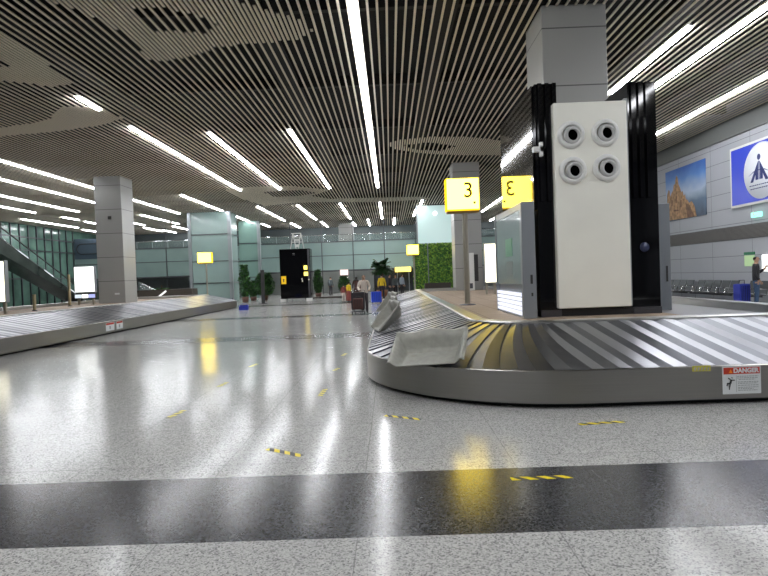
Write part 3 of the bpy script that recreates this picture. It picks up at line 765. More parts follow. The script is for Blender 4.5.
# exit sign, notices, lit boards
p = on_wall(758, 214.5)
x_ = empty('exit_sign', (XR-.12, p.y, p.z-.14), label='small glowing green running man exit sign below the blue sign', cat='sign')
MB().rbox((0, -.26, .05), (.1, .26, .23), .02).build('body', M['exit_lit'], x_)
rm = MB().cbox((-.012, .08, .16), (.01, .05, .12)).cbox((-.012, .0, .14), (.01, .18, .03)).cbox((-.012, -.1, .09), (.01, .12, .03)).lathe([(0,0),(.03,0)], 8, mtx=Matrix.Translation((-.012, .09, .24)) @ Matrix.Rotation(-PI/2, 4, 'Y')); rm.build('running_figure', M['white'], x_)
p, q = on_wall(744.8, 255.5), on_wall(754.7, 266)
o = tag(MB().box((XR-.04, q.y, q.z), (XR-.005, p.y, p.z)).build('notice_board', M['green_sticker']), label='pale yellow green notice on the right wall behind the standing person', cat='notice')
tag(MB().box((XR-.045, q.y-.02, p.z+.02), (XR-.005, p.y+.02, p.z+.12)).build('notice_header', mat('notice_header_green', (.03, .2, .1), .5)), label='dark green strip directly above the pale notice', cat='notice')
p, q = on_wall(759, 255), on_wall(768, 272)
wb = empty('light_board', (XR-.08, 0, 0), label='bright white lit board on the right wall at the picture edge', cat='light board')
MB().box((0, 16.6, q.z+.03), (.06, p.y-.25, p.z)).build('lit_face', M['lightbox'], wb)
MB().box((-.01, 16.6, 1.28), (.06, p.y-.25, 1.36)).build('shelf_light', M['lightbox'], wb)

# ================================================================ BEAM SEATING
def bench(y, n, lab):
    b = empty('beam_seat', (12.75, y, 0), label=lab, cat='bench', group='metal beam seats along the right wall')
    L = n*.58
    MB().box((-.03, 0, .34), (.05, L, .40)).build('beam', M['steel_dark'], b)
    for k in range(n):
        y0 = k*.58+.03; y1 = y0+.52
        m = MB(); pr = [(-.28, .43), (-.22, .455), (-.05, .43), (.15, .41), (.2, .43)]
        for i in range(4):
            (xa, za), (xb, zb) = pr[i], pr[i+1]; m.add([(xa,y0,za),(xb,y0,zb),(xb,y1,zb),(xa,y1,za),(xa,y0,za-.015),(xb,y0,zb-.015),(xb,y1,zb-.015),(xa,y1,za-.015)], [(0,1,2,3),(7,6,5,4),(0,4,5,1),(3,2,6,7)])
        m.build('seat', M['seat'], b)
        m = MB(); pr = [(.2, .45), (.25, .6), (.31, .75), (.36, .9)]
        for i in range(3):
            (xa, za), (xb, zb) = pr[i], pr[i+1]; m.add([(xa,y0,za),(xb,y0,zb),(xb,y1,zb),(xa,y1,za),(xa+.02,y0,za),(xb+.02,y0,zb),(xb+.02,y1,zb),(xa+.02,y1,za)], [(0,3,2,1),(4,5,6,7),(0,1,5,4),(3,7,6,2)])
        m.build('backrest', M['seat'], b)
    for k in range(n+1):
        yy = k*.58; MB().tube([(.2, yy, .42), (.2, yy, .62), (-.22, yy, .64), (-.24, yy, .45)], .017, 6).build('armrest', M['steel'], b)
    for yy in (.4, L-.4): MB().tube([(-.28, yy, .02), (0, yy, .05), (.01, yy, .36), (0, yy, .05), (.28, yy, .02)], .03, 8).build('leg', M['steel'], b)
bench(24.7, 5, 'far row of metal beam seats, nearest the black pylon')
bench(21.5, 5, 'middle row of metal beam seats under the louvre band')
bench(19.75, 2, 'short metal beam seat beside the blue suitcase')
bench(15.6, 4, 'metal beam seats at the right picture edge beyond the standing person')

# ================================================================ PEOPLE
def person(loc, face, H, lab, top, bottom, pose, hair=None, long_hair=False, dress=None, detail=True, shoe=None):
    """face: heading of the body (radians, 0 = looks along -Y towards the viewpoint)"""
    root = empty('person', loc, face, label=lab, cat='person'); s = H/1.75
    J = {'pel': (0,0,.98), 'wai': (0,.01,1.10), 'che': (0,.0,1.32), 'nk0': (0,.01,1.46), 'nk': (0,-.01,1.52),
         'h0': (0,-.015,1.59), 'h1': (0,-.01,1.66), 'h2': (0,0,1.71)}
    for sd, q in ((-1, 'r'), (1, 'l')):
        J['sh'+q] = (sd*.17, .01, 1.42); J['hp'+q] = (sd*.095, 0, .92)
        ls = pose.get('leg'+q, ((.11, -.01, .5), (.12, .02, .08), (.13, -.13, .04)))
        J['kn'+q] = (sd*ls[0][0], ls[0][1], ls[0][2]); J['an'+q] = (sd*ls[1][0], ls[1][1], ls[1][2]); J['to'+q] = (sd*ls[2][0], ls[2][1], ls[2][2])
        ar = pose.get('arm'+q, ((.25, .02, 1.15), (.27, -.05, .90), (.27, -.08, .82)))
        J['el'+q] = (sd*ar[0][0], ar[0][1], ar[0][2]); J['wr'+q] = (sd*ar[1][0], ar[1][1], ar[1][2]); J['ha'+q] = (sd*ar[2][0], ar[2][1], ar[2][2])
    rad = {'pel': (.145,.105), 'wai': (.13,.095), 'che': (.155,.105), 'nk0': (.07,.06), 'nk': (.052,.055), 'h0': (.062,.075), 'h1': (.075,.092), 'h2': (.055,.07),
           'sh': (.068,.068), 'hp': (.09,.09), 'kn': (.058,.06), 'an': (.04,.042), 'to': (.04,.03), 'el': (.044,.044), 'wr': (.028,.03), 'ha': (.036,.02)}
    E = [('pel','wai'),('wai','che'),('che','nk0'),('nk0','nk'),('nk','h0'),('h0','h1'),('h1','h2')]
    for q in 'rl': E += [('nk0','sh'+q),('sh'+q,'el'+q),('el'+q,'wr'+q),('wr'+q,'ha'+q),('pel','hp'+q),('hp'+q,'kn'+q),('kn'+q,'an'+q),('an'+q,'to'+q)]
    ks = list(J); me = bpy.data.meshes.new('sk'); me.from_pydata([Vector(J[k])*s for k in ks], [(ks.index(a), ks.index(b)) for a, b in E], [])
    ob = bpy.data.objects.new('sk', me); COL.objects.link(ob)
    md = ob.modifiers.new('s', 'SKIN'); md.use_smooth_shade = True
    lay = me.skin_vertices[0] if me.skin_vertices else None
    if lay is None:
        bpy.context.view_layer.objects.active = ob; bpy.ops.object.modifier_remove(modifier='s'); md = ob.modifiers.new('s', 'SKIN'); lay = me.skin_vertices[0]
    for i, k in enumerate(ks):
        r = rad.get(k) or rad[k[:2]]; lay.data[i].radius = (r[0]*s, r[1]*s); lay.data[i].use_root = (k == 'pel')
    sb = ob.modifiers.new('u', 'SUBSURF'); sb.levels = 2; sb.render_levels = 2
    bpy.context.view_layer.update()
    em_ = bpy.data.meshes.new_from_object(ob.evaluated_get(bpy.context.evaluated_depsgraph_get()))
    bpy.data.objects.remove(ob)
    V = [v.co.copy() for v in em_.vertices]; Nn = [v.normal.copy() for v in em_.vertices]; Fs = [tuple(p.vertices) for p in em_.polygons]
    body = MB(); body.add(V, Fs, 0, True)
    # hands: palm continues into four fingers and a thumb
    for q in 'rl':
        w_, h_ = Vector(J['wr'+q])*s, Vector(J['ha'+q])*s; dn = (h_-w_).normalized(); sd = -1 if q == 'r' else 1
        side = dn.cross(Vector((0, 0, 1)) if abs(dn.z) < .8 else Vector((1, 0, 0))).normalized(); pn = dn.cross(side)
        for k, ln in enumerate((.062, .075, .07, .055)):
            b0 = h_ + side*((k-1.5)*.019)*s; cur = pn*(-.3)
            body.tube([b0, b0+(dn+cur*.3).normalized()*ln*.55*s, b0+(dn+cur*1.1).normalized()*ln*s*1.05], [.010*s, .009*s, .006*s], 6)
        b0 = w_+dn*.03*s+side*-.03*s; body.tube([b0, b0+(dn*.6-side*.7)*.045*s, b0+(dn*1.1-side*.75)*.07*s], [.012*s, .010*s, .007*s], 6)
    # nose, ears, mouth line
    hc = (Vector(J['h0'])+Vector(J['h1']))*.5*s
    body.tube([hc+Vector((0, -.088, .02))*s, hc+Vector((0, -.106, -.012))*s, hc+Vector((0, -.09, -.02))*s], [.008*s, .014*s, .008*s], 6)
    for sx in (-1, 1): body.tube([hc+Vector((sx*.074, .0, .025))*s, hc+Vector((sx*.086, .008, .01))*s, hc+Vector((sx*.074, .0, -.02))*s], [.008*s, .014*s, .008*s], 6)
    body.build('body', M['skin'], root)
    ey = MB()
    for sx in (-1, 1): ey.lathe([(0, .01*s), (.008*s, .006*s), (.011*s, 0), (.008*s, -.006*s), (0, -.01*s)], 8, mtx=Matrix.Translation(hc+Vector((sx*.03, -.084, .022))*s))
    ey.build('eyes', M['ink'], root)
    MB().tube([hc+Vector((-.022, -.087, -.04))*s, hc+Vector((0, -.094, -.041))*s, hc+Vector((.022, -.087, -.04))*s], .004*s, 6).build('mouth', M['red_cloth'], root)
    def cloth(name, test, mm, off):
        ids = [f for f in Fs if test(sum((V[i] for i in f), Vector())/len(f))]; used = {}; b_ = MB(); vs = []
        for f in ids:
            for i in f:
                if i not in used: used[i] = len(vs); vs.append(V[i]+Nn[i]*off*s)
        b_.add(vs, [tuple(used[i] for i in f) for f in ids], 0, True); return b_.build(name, mm, root)
    elw = {q: (Vector(J['el'+q])*s, Vector(J['wr'+q])*s) for q in 'rl'}
    def armish(c):
        for q in 'rl':
            e_, w_ = elw[q]
            if (c-w_).dot((w_-e_).normalized()) > -.02*s and (c-w_).length < .16*s: return True      # beyond the wrist
        return False
    def onarm(c):
        for q in 'rl':
            for a_, b_ in ((Vector(J['sh'+q])*s, elw[q][0]), elw[q]):
                t_ = max(0, min(1, (c-a_).dot(b_-a_)/(b_-a_).length_squared))
                if (a_+(b_-a_)*t_-c).length < .062*s and abs(c.x) > .15*s: return True
        return False
    zt = 1.475*s
    cloth('top', lambda c: c.z < zt and not armish(c) and (c.z > .93*s or onarm(c)), top, .014)
    if dress: 
        dz = [(.16, 1.0), (.20, .8), (.24, .5), (.27, .14)]; MB().lathe([(r*s, z*s) for r, z in dz][::-1]+[(.05*s, 1.0*s)], 16).build('skirt', dress, root)
    cloth('trousers', lambda c: c.z < .97*s and c.z > .10*s and not onarm(c) and not armish(c), bottom, .012)
    cloth('shoes', lambda c: c.z < .115*s and not armish(c), shoe or M['rubber'], .012)
    if long_hair: cloth('hair', lambda c: c.z > 1.42*s and (c.y > .0 or c.z > 1.70*s), hair or M['hair'], .02)
    else: cloth('hair', lambda c: c.z > 1.60*s and (c.y > -.02*s or c.z > 1.705*s) and (c.z > 1.63*s or c.y > .03*s), hair or M['hair'], .010)
    return root
up_arm = ((.24, -.03, 1.17), (.13, -.22, 1.31), (.11, -.26, 1.37))
man = person((12.08, 18.95, 0), math.radians(55), 1.78, 'man in black jacket and blue jeans by the right wall holding a phone', M['jacket_black'], M['jeans'],
       {'arml': up_arm, 'armr': ((.25, .03, 1.15), (.24, -.10, .95), (.23, -.14, .88))})
ph_ = MB().cbox((0, 0, 0), (.075, .012, .15)).build('phone', M['ink']); ph_.location = man.matrix_basis @ Vector((.11, -.33, 1.45)); ph_.rotation_euler = (.3, 0, math.radians(55)); tag(ph_, label='dark phone held in the hand of the man in black', cat='phone')

def suitcase(loc, rz, w_, d_, h_, m_, lab, handle=.25):
    s = empty('suitcase', loc, rz, label=lab, cat='suitcase')
    sh = MB().rbox((-w_/2, -d_/2, .06), (w_/2, d_/2, .06+h_), .05, seg=4).build('shell', m_, s)
    gr = MB()
    for k in range(5): gr.box((-w_/2+.06+k*(w_-.12)/4.6, -d_/2-.006, .14), (-w_/2+.075+k*(w_-.12)/4.6, -d_/2+.002, .0+h_))
    gr.build('ribs', M['rubber'], s)
    MB().tube([(-w_*.25, 0, .05+h_), (-w_*.25, 0, .06+h_+handle), (w_*.25, 0, .06+h_+handle), (w_*.25, 0, .05+h_)], .012, 6).build('handle', M['ink'], s)
    for sx in (-1, 1):
        for sy in (-1, 1): MB().lathe([(.0, -.015), (.03, -.015), (.03, .015), (0, .015)], 10, mtx=Matrix.Translation((sx*w_*.4, sy*d_*.35, .03)) @ Matrix.Rotation(PI/2, 4, 'Y')).build('wheel', M['rubber'], s)
    return s
p = at_z(748.5, 305, 0); suitcase((11.72, 19.15, 0), .3, .46, .30, .80, M['blue_bag'], 'blue hard shell suitcase beside the man in black', .12)
p = at_z(362, 313.5, 0)
walker = person((p.x+.12, p.y, 0), math.radians(5), 1.66, 'person in a pale jacket pushing a loaded trolley across the middle of the hall', M['pale_cloth'], M['dark_cloth'],
       {'arml': ((.26, .0, 1.17), (.2, -.25, 1.02), (.19, -.33, 1.01)), 'armr': ((.26, .0, 1.17), (.2, -.25, 1.02), (.19, -.33, 1.01)),
        'legl': ((.11, -.14, .52), (.11, -.1, .10), (.12, -.26, .07)), 'legr': ((.1, .05, .5), (.1, .2, .12), (.11, .06, .05))})
# luggage trolley with cases
tr = empty('luggage_trolley', (p.x-.12, p.y-.62, 0), label='metal luggage trolley in front of the person in the pale jacket', cat='trolley')
MB().box((-.3, -.45, .13), (.3, .3, .17)).build('platform', M['steel_dark'], tr)
MB().tube([(-.27, .3, .15), (-.27, .33, 1.0), (.27, .33, 1.0), (.27, .3, .15)], .018, 8).build('handle_frame', M['steel'], tr)
for sx, sy in ((-.25, .28), (.25, .28), (-.1, -.4), (.1, -.4)): MB().lathe([(0, -.02), (.065, -.02), (.065, .02), (0, .02)], 12, mtx=Matrix.Translation((sx, sy, .066)) @ Matrix.Rotation(PI/2, 4, 'Y')).build('wheel', M['rubber'], tr)
suitcase((p.x-.12, p.y-.5, .171), 0, .56, .28, .70, M['dark_cloth'], 'dark suitcase upright on the luggage trolley, behind the smaller one', .06)
suitcase((p.x-.1, p.y-.86, .171), 0, .42, .24, .46, M['brown_cloth'], 'smaller dark brown bag at the front of the luggage trolley', .06)
q = at_z(376.5, 303.2, 0); suitcase((q.x, q.y, 0), .2, .58, .3, .62, mat('bright_blue_bag', (.01, .06, .62), .4), 'bright blue suitcase standing right of the luggage trolley', .2)
# others, farther off
def far(px, py, H, lab, top, bot, face=0, pose={}, **k):
    p = at_z(px, py, 0); return person((p.x, p.y, 0), face, H, lab, top, bot, pose, **k)
far(331, 295.2, 1.68, 'distant person in dark grey standing by the grey wall under the gallery', M['grey_cloth'], M['dark_cloth'], 2.6)
far(357, 301.2, 1.62, 'person in a long dark brown dress left of the pale jacket walker', M['brown_cloth'], M['brown_cloth'], 3.0, dress=M['brown_cloth'], long_hair=True)
far(349.2, 302, 1.28, 'child in a yellow top and red skirt beside the potted bush', M['yellow_cloth'], M['red_cloth'], 2.4, dress=M['red_cloth'])
far(382.3, 299, 1.70, 'distant person in a bright yellow shirt under the palm', M['yellow_cloth'], M['dark_cloth'], 3.1)
far(402.5, 296.0, 1.66, 'distant person in pale grey near the yellow counter sign', mat('pale_blue_cloth', (.3, .35, .42), .8), M['dark_cloth'], 2.2)
far(390, 297.5, 1.66, 'distant person in black right of the yellow shirted one', M['dark_cloth'], M['dark_cloth'], 1.5)
far(396, 297, 1.62, 'distant person in dark grey between black dressed and pale dressed people', M['grey_cloth'], M['dark_cloth'], .5)
far(344, 302.5, 1.15, 'child in dark red near the potted bush, left of the yellow topped child', M['red_cloth'], M['pale_cloth'], 2.9)

# ================================================================ PLANTS
def leafmb(n, shape, size, mis):
    l = MB()
    for k in range(n):
        p = shape(); s = random.uniform(.6, 1.2)*size; d_ = Vector((random.gauss(0,1), random.gauss(0,1), random.gauss(.2,.8))).normalized()
        u = d_.cross(Vector((random.random(), random.random(), random.random()))).normalized()
        l.add([p-d_*s, p-u*s*.3, p+d_*s, p+u*s*.3], [(0,1,2,3)], random.choice(mis))
    return l
def bush(px, pyt, pyb, wpx, Y, lab, m=('leaf_dark', 'leaf'), pot=True, base=0, n=500):
    a = at_y(px, pyt, Y); wid = wpx/F*Y/2; h = a.z-base
    b = empty('potted_bush', (a.x, Y, base), label=lab, cat='plant'); ph0 = min(.4, h*.2) if pot else 0
    if pot: MB().lathe([(0, 0), (.2, 0), (.27, ph0), (.24, ph0), (.22, ph0-.05), (0, ph0-.05)], 16).build('pot', M['pot'], b)
    MB().tube([(0,0,ph0*.7), (.03,0,h*.55)], [.04, .02], 6).build('stem', M['trunk'], b)
    def sh():
        t = random.random(); r = wid*math.sqrt(random.random())*(.55+.45*math.sin(PI*min(1, t*1.1))); th = random.uniform(0, 2*PI)
        return Vector((r*math.cos(th), r*math.sin(th)*.7, ph0+.05+(h-ph0-.05)*t))
    leafmb(n*2, sh, .15, (0, 0, 1)).build('foliage', [M[m[0]], M[m[1]]], b)
    return b
bush(244, 265, 299, 12, 42, 'tall dark potted plant at the foot of the green glass wall', pot=True)
bush(264, 273, 300, 22, 44, 'wide dark bush just left of the black kiosk', n=900)
bush(253, 281, 299, 12, 45, 'low dark bush between tall plant and wide bush')
bush(317.5, 270, 298, 10, 46, 'narrow green plant touching the right side of the black kiosk')
bush(344, 276, 297, 13, 46, 'potted bush under the small white lit sign', m=('leaf_dark', 'leaf'))
def posts(px, p0, p1, Y, wd, lab):
    a = at_y(px, p0, Y); b = at_y(px, p1, Y); z0 = max(0, b.z)
    o = empty('dark_post', (a.x, Y, 0), label=lab, cat='post')
    MB().rbox((-wd, 0, 0), (wd, .1, a.z), .01).build('shaft', M['ink'], o); MB().box((-wd*2.2, -.15, 0), (wd*2.2, .25, .04)).build('foot', M['ink'], o)
posts(262, 270, 303, 38, .12, 'slim black floor post in front of the wide bush')
# palm
a = at_y(381, 257.5, 44)
pal = empty('palm_tree', (a.x, 44, 0), label='palm tree in a pot beyond the blue suitcase', cat='palm tree')
MB().lathe([(0, 0), (.35, 0), (.45, .5), (.4, .5), (.38, .42), (0, .42)], 18).build('pot', M['terracotta'], pal)
MB().tube([(0,0,.4), (.05,0,1.2), (0,0,2.0)], [.13, .11, .10], 10).build('trunk', M['trunk'], pal)
fr = MB(); TOPZ = 2.05
for k in range(46):
    th = 2*PI*k*.381966; el = random.uniform(.15, 1.35); L = random.uniform(.85, 1.15)
    hd = Vector((math.cos(th), math.sin(th), 0)); prev = Vector((0, 0, TOPZ)); d_ = hd*math.cos(el)+Vector((0, 0, math.sin(el)))
    for j in range(8):
        nx = prev+d_*L/8; sid = d_.cross(Vector((0,0,1))).normalized() if abs(d_.z) < .98 else Vector((1,0,0))
        for sx in (-1, 1):
            ll = .24*math.sin(PI*(j+1)/9.5)+.07
            tip = prev+sid*sx*ll+d_*ll*.5-Vector((0,0,.08)); fr.add([prev-d_*.03, nx, tip+d_*.08, tip-d_*.04], [(0,1,2,3)])
        fr.add([prev-sid*.012, prev+sid*.012, nx+sid*.012, nx-sid*.012], [(0,1,2,3)])
        prev = nx; d_ = (d_+Vector((0, 0, -.19))).normalized()
fr.build('fronds', M['leaf_dark'], pal)

# long planter with a feathery plant beyond the left column
a = at_y(137, 290, 38); b = at_y(193, 302, 38)
pl = empty('planter', (0, 38, 0), label='long dark planter box behind the left carousel, right of the column', cat='planter')
MB().box((a.x, 0, 0), (b.x, 1.0, at_y(165, 289.5, 38).z)).build('box', M['planter'], pl)
pz = at_y(165, 289.5, 38).z
bf = empty('feathery_plant', (at_y(161, 285, 38.4).x, 38.5, pz+.002), label='feathery green plant growing from the long dark planter', cat='plant')
fm = MB()
for k in range(60):
    th = random.uniform(0, 2*PI); el = random.uniform(.25, 1.3); d_ = Vector((math.cos(th)*math.cos(el)*1.3, math.sin(th)*math.cos(el)*.5, math.sin(el)*.62)); prev = Vector((random.uniform(-.5,.5), 0, 0)); L = random.uniform(.8, 1.15)
    for j in range(6):
        nx = prev+d_*L/6; sid = d_.cross(Vector((0,0,1))).normalized()
        for sx in (-1, 1): fm.add([prev, nx, prev+sid*sx*.12+d_*.08], [(0,1,2)])
        prev = nx; d_ = d_+Vector((0,0,-.12))
        if prev.z < .12: break
fm.build('foliage', M['leaf'], bf)
MB().tube([(0,0,0), (0,0,.3)], .03, 6).build('stem', M['trunk'], bf)
# white barrier arm
a, b = at_y(156.5, 298.5, 37), at_y(166, 291, 37)
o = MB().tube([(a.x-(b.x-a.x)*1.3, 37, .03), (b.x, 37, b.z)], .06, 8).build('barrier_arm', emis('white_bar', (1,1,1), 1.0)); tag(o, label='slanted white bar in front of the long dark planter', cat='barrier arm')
# low glass stair balustrade beside left column
a, b = at_y(139, 282, 41), at_y(166, 296, 41)
sb = empty('stair_balustrade', (0, 41, 0), label='sloping glass stair balustrade just right of the left column', cat='balustrade')
MB().add([(a.x,0,a.z-1.2),(a.x,.03,a.z-1.2),(a.x,.03,a.z),(a.x,0,a.z),(b.x,0,b.z-1.0),(b.x,.03,b.z-1.0),(b.x,.03,b.z),(b.x,0,b.z)], [(0,4,7,3),(1,2,6,5),(3,7,6,2),(0,1,5,4)]).build('glass', M['clear'], sb)
MB().tube([(a.x,0,a.z), (b.x,0,b.z)], .04, 6).build('handrail', M['steel'], sb); MB().tube([(a.x,0,a.z-.3), (b.x,0,b.z-.3)], .03, 6).build('handrail', M['steel'], sb)
MB().box((b.x-.04, -.02, 0), (b.x+.04, .05, b.z)).build('post', M['steel'], sb)
MB().box((a.x-.04, -.02, 0), (a.x+.04, .05, a.z)).build('post', M['steel'], sb)

# ================================================================ ESCALATOR (descends away along the left wall)
es = empty('escalator', (-28.4, 41, 0), label='escalator with glass sides descending along the green glazed wall at far left', cat='escalator')
ya, za, yb_, zb = -2.0, 5.9, 10.6, .15                     # local y/z of the step line
def EP(x, dz): return [(x, -6, za+dz), (x, ya, za+dz), (x, yb_, zb+dz), (x, yb_+1.3, zb+dz)]
tr_ = MB()
for i in range(3):
    A = EP(0, 0)[i]; B = EP(0, 0)[i+1]
    th_ = 1.25
    za0, zb0 = A[2], B[2]; zl0, zl1 = max(.0, za0-th_), max(.0, zb0-th_)
    tr_.add([(-.8,A[1],za0),(.8,A[1],za0),(.8,B[1],zb0),(-.8,B[1],zb0),(-.8,A[1],zl0),(.8,A[1],zl0),(.8,B[1],zl1),(-.8,B[1],zl1)], [(0,1,2,3),(7,6,5,4),(1,5,6,2),(0,3,7,4),(0,4,5,1),(3,2,6,7)])
tr_.build('truss_cladding', mat('escalator_cladding', (.07, .085, .075), .25, .5, noise=(.8, .4)), es)
stp = MB(); n = 30
for k in range(n):
    y_ = ya+(yb_-ya)*k/n; z_ = za+(zb-za)*k/n; stp.box((-.5, y_, z_-.1), (.5, y_+(yb_-ya)/n, z_+.06))
stp.build('steps', M['steel_dark'], es)
for x in (-.68, .68):
    P_ = EP(x, 0); gl = MB(); gl.add([p for p in P_]+[(p[0], p[1], p[2]+.82) for p in P_], [(i, i+1, 5+i, 4+i) for i in range(3)]); gl.build('glass_side', M['clear'], es)
    MB().tube([(p[0], p[1], p[2]+.88) for p in P_], .05, 8).build('handrail', M['ink'], es)
    MB().tube([(p[0]+.1, p[1], p[2]+.02) for p in P_], .035, 6).build('skirt_rail', M['steel'], es)
lts = MB()
for t in (.18, .45, .72): lts.box((.82, ya+(yb_-ya)*t, 0), (.83, ya+(yb_-ya)*t+.01, .01))
for t in (.25, .5, .75):
    y_ = ya+(yb_-ya)*t; z_ = za+(zb-za)*t; lts.add([(.8,y_,z_-.02),(.8,y_+1.2,z_-.02-.548),(.8,y_+1.2,z_-.548+.06),(.8,y_,z_+.06),(.83,y_,z_-.02),(.83,y_+1.2,z_-.02-.548),(.83,y_+1.2,z_-.548+.06),(.83,y_,z_+.06)], [(4,5,6,7),(3,7,6,2),(0,1,5,4)])
lts.build('skirt_light', emis('skirt_light', (.9, .95, 1), .9), es)

# ================================================================ TRAYS
def tray(loc, rz, tilt, roll_, lab, sc=1.0):
    m = MB(); nu, nv = 28, 18; vs = []
    for j in range(nv+1):
        for i in range(nu+1):
            u = -1+2*i/nu; v = -1+2*j/nv
            x = .47*u; y = .33*v
            def wall(t, a0=.68, a1=.93):
                t = max(0, min(1, (t-a0)/(a1-a0))); return t*t*(3-2*t)
            hb = .26 + .02*math.cos(u*5)                   # back wall
            hs = .26*(0.40+.55*(v*.5+.5))                    # side walls fall towards the front
            z = max(hs*wall(abs(u), .70, .96), hb*wall(v, .55, .95), .045*wall(-v, .7, .98))
            if abs(u) > .96 or v > .96: z -= .012
            z += .008*math.cos(u*9)*(1-abs(v))
            vs.append((x*sc, y*sc, z*sc))
    q = nu+1
    m.add(vs, [(j*q+i, j*q+i+1, (j+1)*q+i+1, (j+1)*q+i) for j in range(nv) for i in range(nu)], 0, True)
    t = empty('baggage_tray', loc, rz, label=lab, cat='baggage tray', group='grey plastic baggage trays')
    t.rotation_euler = (tilt, roll_, rz)
    o = m.build('tub', M['tray'], t); sd = o.modifiers.new('s', 'SOLIDIFY'); sd.thickness = .014; sd.offset = 1
    rm_ = MB(); pts = [vs[nv*q+i] for i in range(nu+1)]
    rm_.tube([Vector(vs[j*q]) for j in range(0, nv)]+[Vector(p) for p in pts]+[Vector(vs[j*q+nu]) for j in range(nv-1, -1, -1)], .012*sc, 6)
    rm_.build('rolled_rim', M['tray'], t)
    sl_ = MB()
    for xx in (-.16, .14): sl_.cbox((xx*sc, .285*sc, .10*sc), (.02*sc, .02, .05*sc))
    sl_.build('slot', M['ink'], t)
    return t
tray((.47, 7.18, .50), math.radians(-16), math.radians(15), math.radians(-4), 'grey baggage tray lying on the near corner of the right carousel')
tray((-.02, 11.2, .66), math.radians(-78), math.radians(38), 0, 'grey baggage tray leaning on the left side of the right carousel, nearest of three')
tray((-.02, 13.4, .66), math.radians(-84), math.radians(40), 0, 'middle grey baggage tray of the three leaning on the right carousel')
tray((-.02, 16.4, .68), math.radians(-76), math.radians(40), 0, 'farthest grey baggage tray of the three leaning on the right carousel')

# ================================================================ STICKERS ON THE SKIRTS
def danger(px0, py0, px1, py1, yy, lab):
    A, B = at_y(px0, py0, yy), at_y(px1, py1, yy); W = B.x-A.x; H = .305
    s = empty('danger_sticker', (A.x, yy-.004, B.z), label=lab, cat='sticker')
    MB().box((0, 0, 0), (W, .003, H)).build('backing', M['paper'], s)
    MB().box((.012, -.002, H-.085), (W-.012, 0, H-.012)).build('header', M['red'], s)
    text_mesh('wording', 'DANGER', .068, M['paper'], s, (W*.61, -.003, H-.049), (PI/2, 0, 0), bold=.003, depth=.001)
    tr = MB().prism([(-.022, -.02), (.022, -.02), (0, .022)], (.088, -.0035, H-.052), (1,0,0), (0,0,1), (0,-.001,0)).build('warning_triangle', M['orange'], s)
    fg = MB(); c = (.085, -.0025, .125)
    def L(a, b, r): fg.tube([(c[0]+a[0], -.0035, c[2]+a[1]), (c[0]+b[0], -.0035, c[2]+b[1])], r, 5)
    L((-.025, .055), (.005, .03), .006); L((.005, .03), (.045, .028), .006); L((.008, .035), (-.004, -.008), .011); L((-.004, -.008), (-.035, -.005), .008); L((-.035, -.005), (-.04, -.035), .006); L((-.004, -.01), (-.012, -.045), .007); L((-.012, -.045), (-.015, -.075), .005)
    fg.tube([(c[0]+.016, -.004, c[2]+.055), (c[0]+.018, -.004, c[2]+.058)], .013, 8)
    fg.build('falling_figure', M['ink'], s)
    ln = MB()
    for z, a_, b_ in ((.19,.38,.93),(.172,.38,.93),(.155,.42,.85),(.128,.4,.93),(.112,.4,.9),(.09,.4,.93),(.068,.4,.93),(.052,.4,.8),(.035,.4,.9)):
        x = a_*W
        while x < b_*W: w_ = random.uniform(.012, .03); ln.box((x, -.002, z), (min(x+w_, b_*W), 0, z+.008)); x += w_+.007
    ln.box((.355*W, -.002, .02), (.355*W+.003, 0, .205))
    ln.build('small_print', M['ink_grey'], s)
danger(722, 365, 761, 393, 6.30, 'white and red DANGER sticker with falling figure on the right carousel skirt')
A, B = at_y(692, 366, 6.3), at_y(710.5, 371, 6.3)
ys = empty('yellow_sticker', (A.x, 6.296, B.z), label='narrow yellow sticker with dark marks left of the DANGER sticker', cat='sticker')
MB().box((0, 0, 0), (B.x-A.x, .003, A.z-B.z)).build('backing', mat('sticker_yellow', (.55, .5, .08), .5), ys)
mk = MB()
for k in range(5): mk.prism([(0,0),(.015,0),(.025,.035),(.01,.035)], (.02+k*.036, -.001, .01), (1,0,0), (0,0,1), (0,-.001,0))
mk.build('marks', M['ink_grey'], ys)
for px, w_, m_, lab in ((110, .55, M['paper'], 'white warning sticker with red top on the left carousel skirt'), (119.5, .45, M['paper'], 'small red and white sticker beside the larger one on the left carousel skirt')):
    p = at_x(px, 325, -9.095); s = empty('skirt_sticker', (-9.094, p.y, .12), label=lab, cat='sticker')
    MB().box((0, -w_/2, 0), (.003, w_/2, .26)).build('backing', m_, s); MB().box((.003, -w_/2+.02, .19), (.005, w_/2-.02, .25)).build('header', M['red'], s)
    mk = MB().box((.003, -.05, .05), (.005, .03, .15)).build('figure', M['ink_grey'], s)

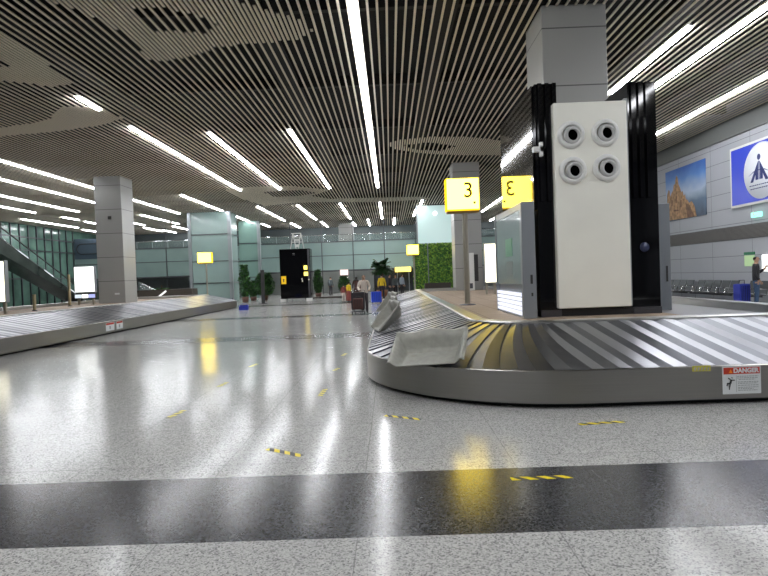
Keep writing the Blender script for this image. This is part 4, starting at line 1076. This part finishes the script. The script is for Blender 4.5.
# ================================================================ FLOOR TAPE AND SMALL THINGS
stripe = bpy.data.materials.new('hazard_stripe'); stripe.use_nodes = True
nt = stripe.node_tree; bb = nt.nodes['Principled BSDF']; tc = nt.nodes.new('ShaderNodeTexCoord'); sx_ = nt.nodes.new('ShaderNodeSeparateXYZ'); nt.links.new(tc.outputs['Object'], sx_.inputs[0])
k_ = math_node(nt, 'FRACT', math_node(nt, 'DIVIDE', math_node(nt, 'ADD', sx_.outputs[0], sx_.outputs[1]), .13))
nt.links.new(mixc(nt, math_node(nt, 'LESS_THAN', k_, .52), (.015, .015, .015), (.85, .68, .01)), bb.inputs['Base Color']); bb.inputs['Roughness'].default_value = .45
tapes = [((511, 479), (572, 476.5), 'bright yellow and black floor tape lying on the near dark band'), ((268, 449), (302, 456), 'slanted floor tape just above the dark band, centre left'),
 ((385, 415.5), (421, 419.5), 'faded floor tape close under the curved corner of the right carousel'), ((579, 424.5), (625, 421.5), 'pale floor tape parallel to the right carousel skirt'),
 ((168, 418), (184, 410.5), 'slanted floor tape left of all others on the open floor'), ((320, 396), (325.5, 389), 'short steep floor tape in the middle of the open floor'),
 ((218, 387), (227, 382.5), 'small floor tape beyond the leftmost one'), ((249.5, 367), (257, 364), 'tiny floor tape right of the yellow floor reflection'),
 ((334, 370.5), (339, 368), 'tiny far floor tape nearer of two left of the carousel corner'), ((342, 356), (346, 353.5), 'tiniest farthest floor tape left of the carousel')]
for a, b, lab in tapes:
    A, B = at_z(*a, 0), at_z(*b, 0); d_ = B-A; L = d_.length; wd = .065
    o = MB().box((-L/2, -wd/2, .0005), (L/2, wd/2, .002)).build('floor_tape', stripe); o.location = (A+B)/2; o.rotation_euler = (0, 0, math.atan2(d_.y, d_.x))
    tag(o, label=lab, cat='floor tape', group='yellow and black floor tapes')
p = at_z(244, 310, 0)
bk = empty('blue_basket', (p.x, p.y, 0), .1, label='small blue basket on the floor at the end of the left carousel', cat='basket')
bm = MB(); 
for (x0, y0, x1, y1, z1) in ((-.24,-.17,.24,-.15,.2),(-.24,.15,.24,.17,.26),(-.24,-.17,-.22,.17,.26),(.22,-.17,.24,.17,.26)): bm.box((x0,y0,0),(x1,y1,z1))
bm.box((-.24,-.17,0),(.24,.17,.02)); bm.build('tub', M['blue_bag'], bk); MB().tube([(-.23,0,.25),(-.1,0,.33),(.1,0,.33),(.23,0,.25)], .012, 6).build('handle', M['blue_bag'], bk)
# low planter edge / mat in front of the gallery
a, b = at_z(318, 298.5, 0), at_z(344, 298.5, 0)
tag(MB().rbox((a.x-1, a.y, 0), (b.x, a.y+.8, .12), .03).build('floor_mat', M['planter']), label='low dark mat edge in front of the distant grey wall', cat='mat')
# dark seat in front of the green wall
a, b = at_y(425, 285, 40), at_y(451, 289, 40)
tag(MB().rbox((a.x, 40, 0), (b.x, 40.6, .95), .03).build('low_counter', M['planter']), label='low dark counter in front of the living green wall', cat='counter')
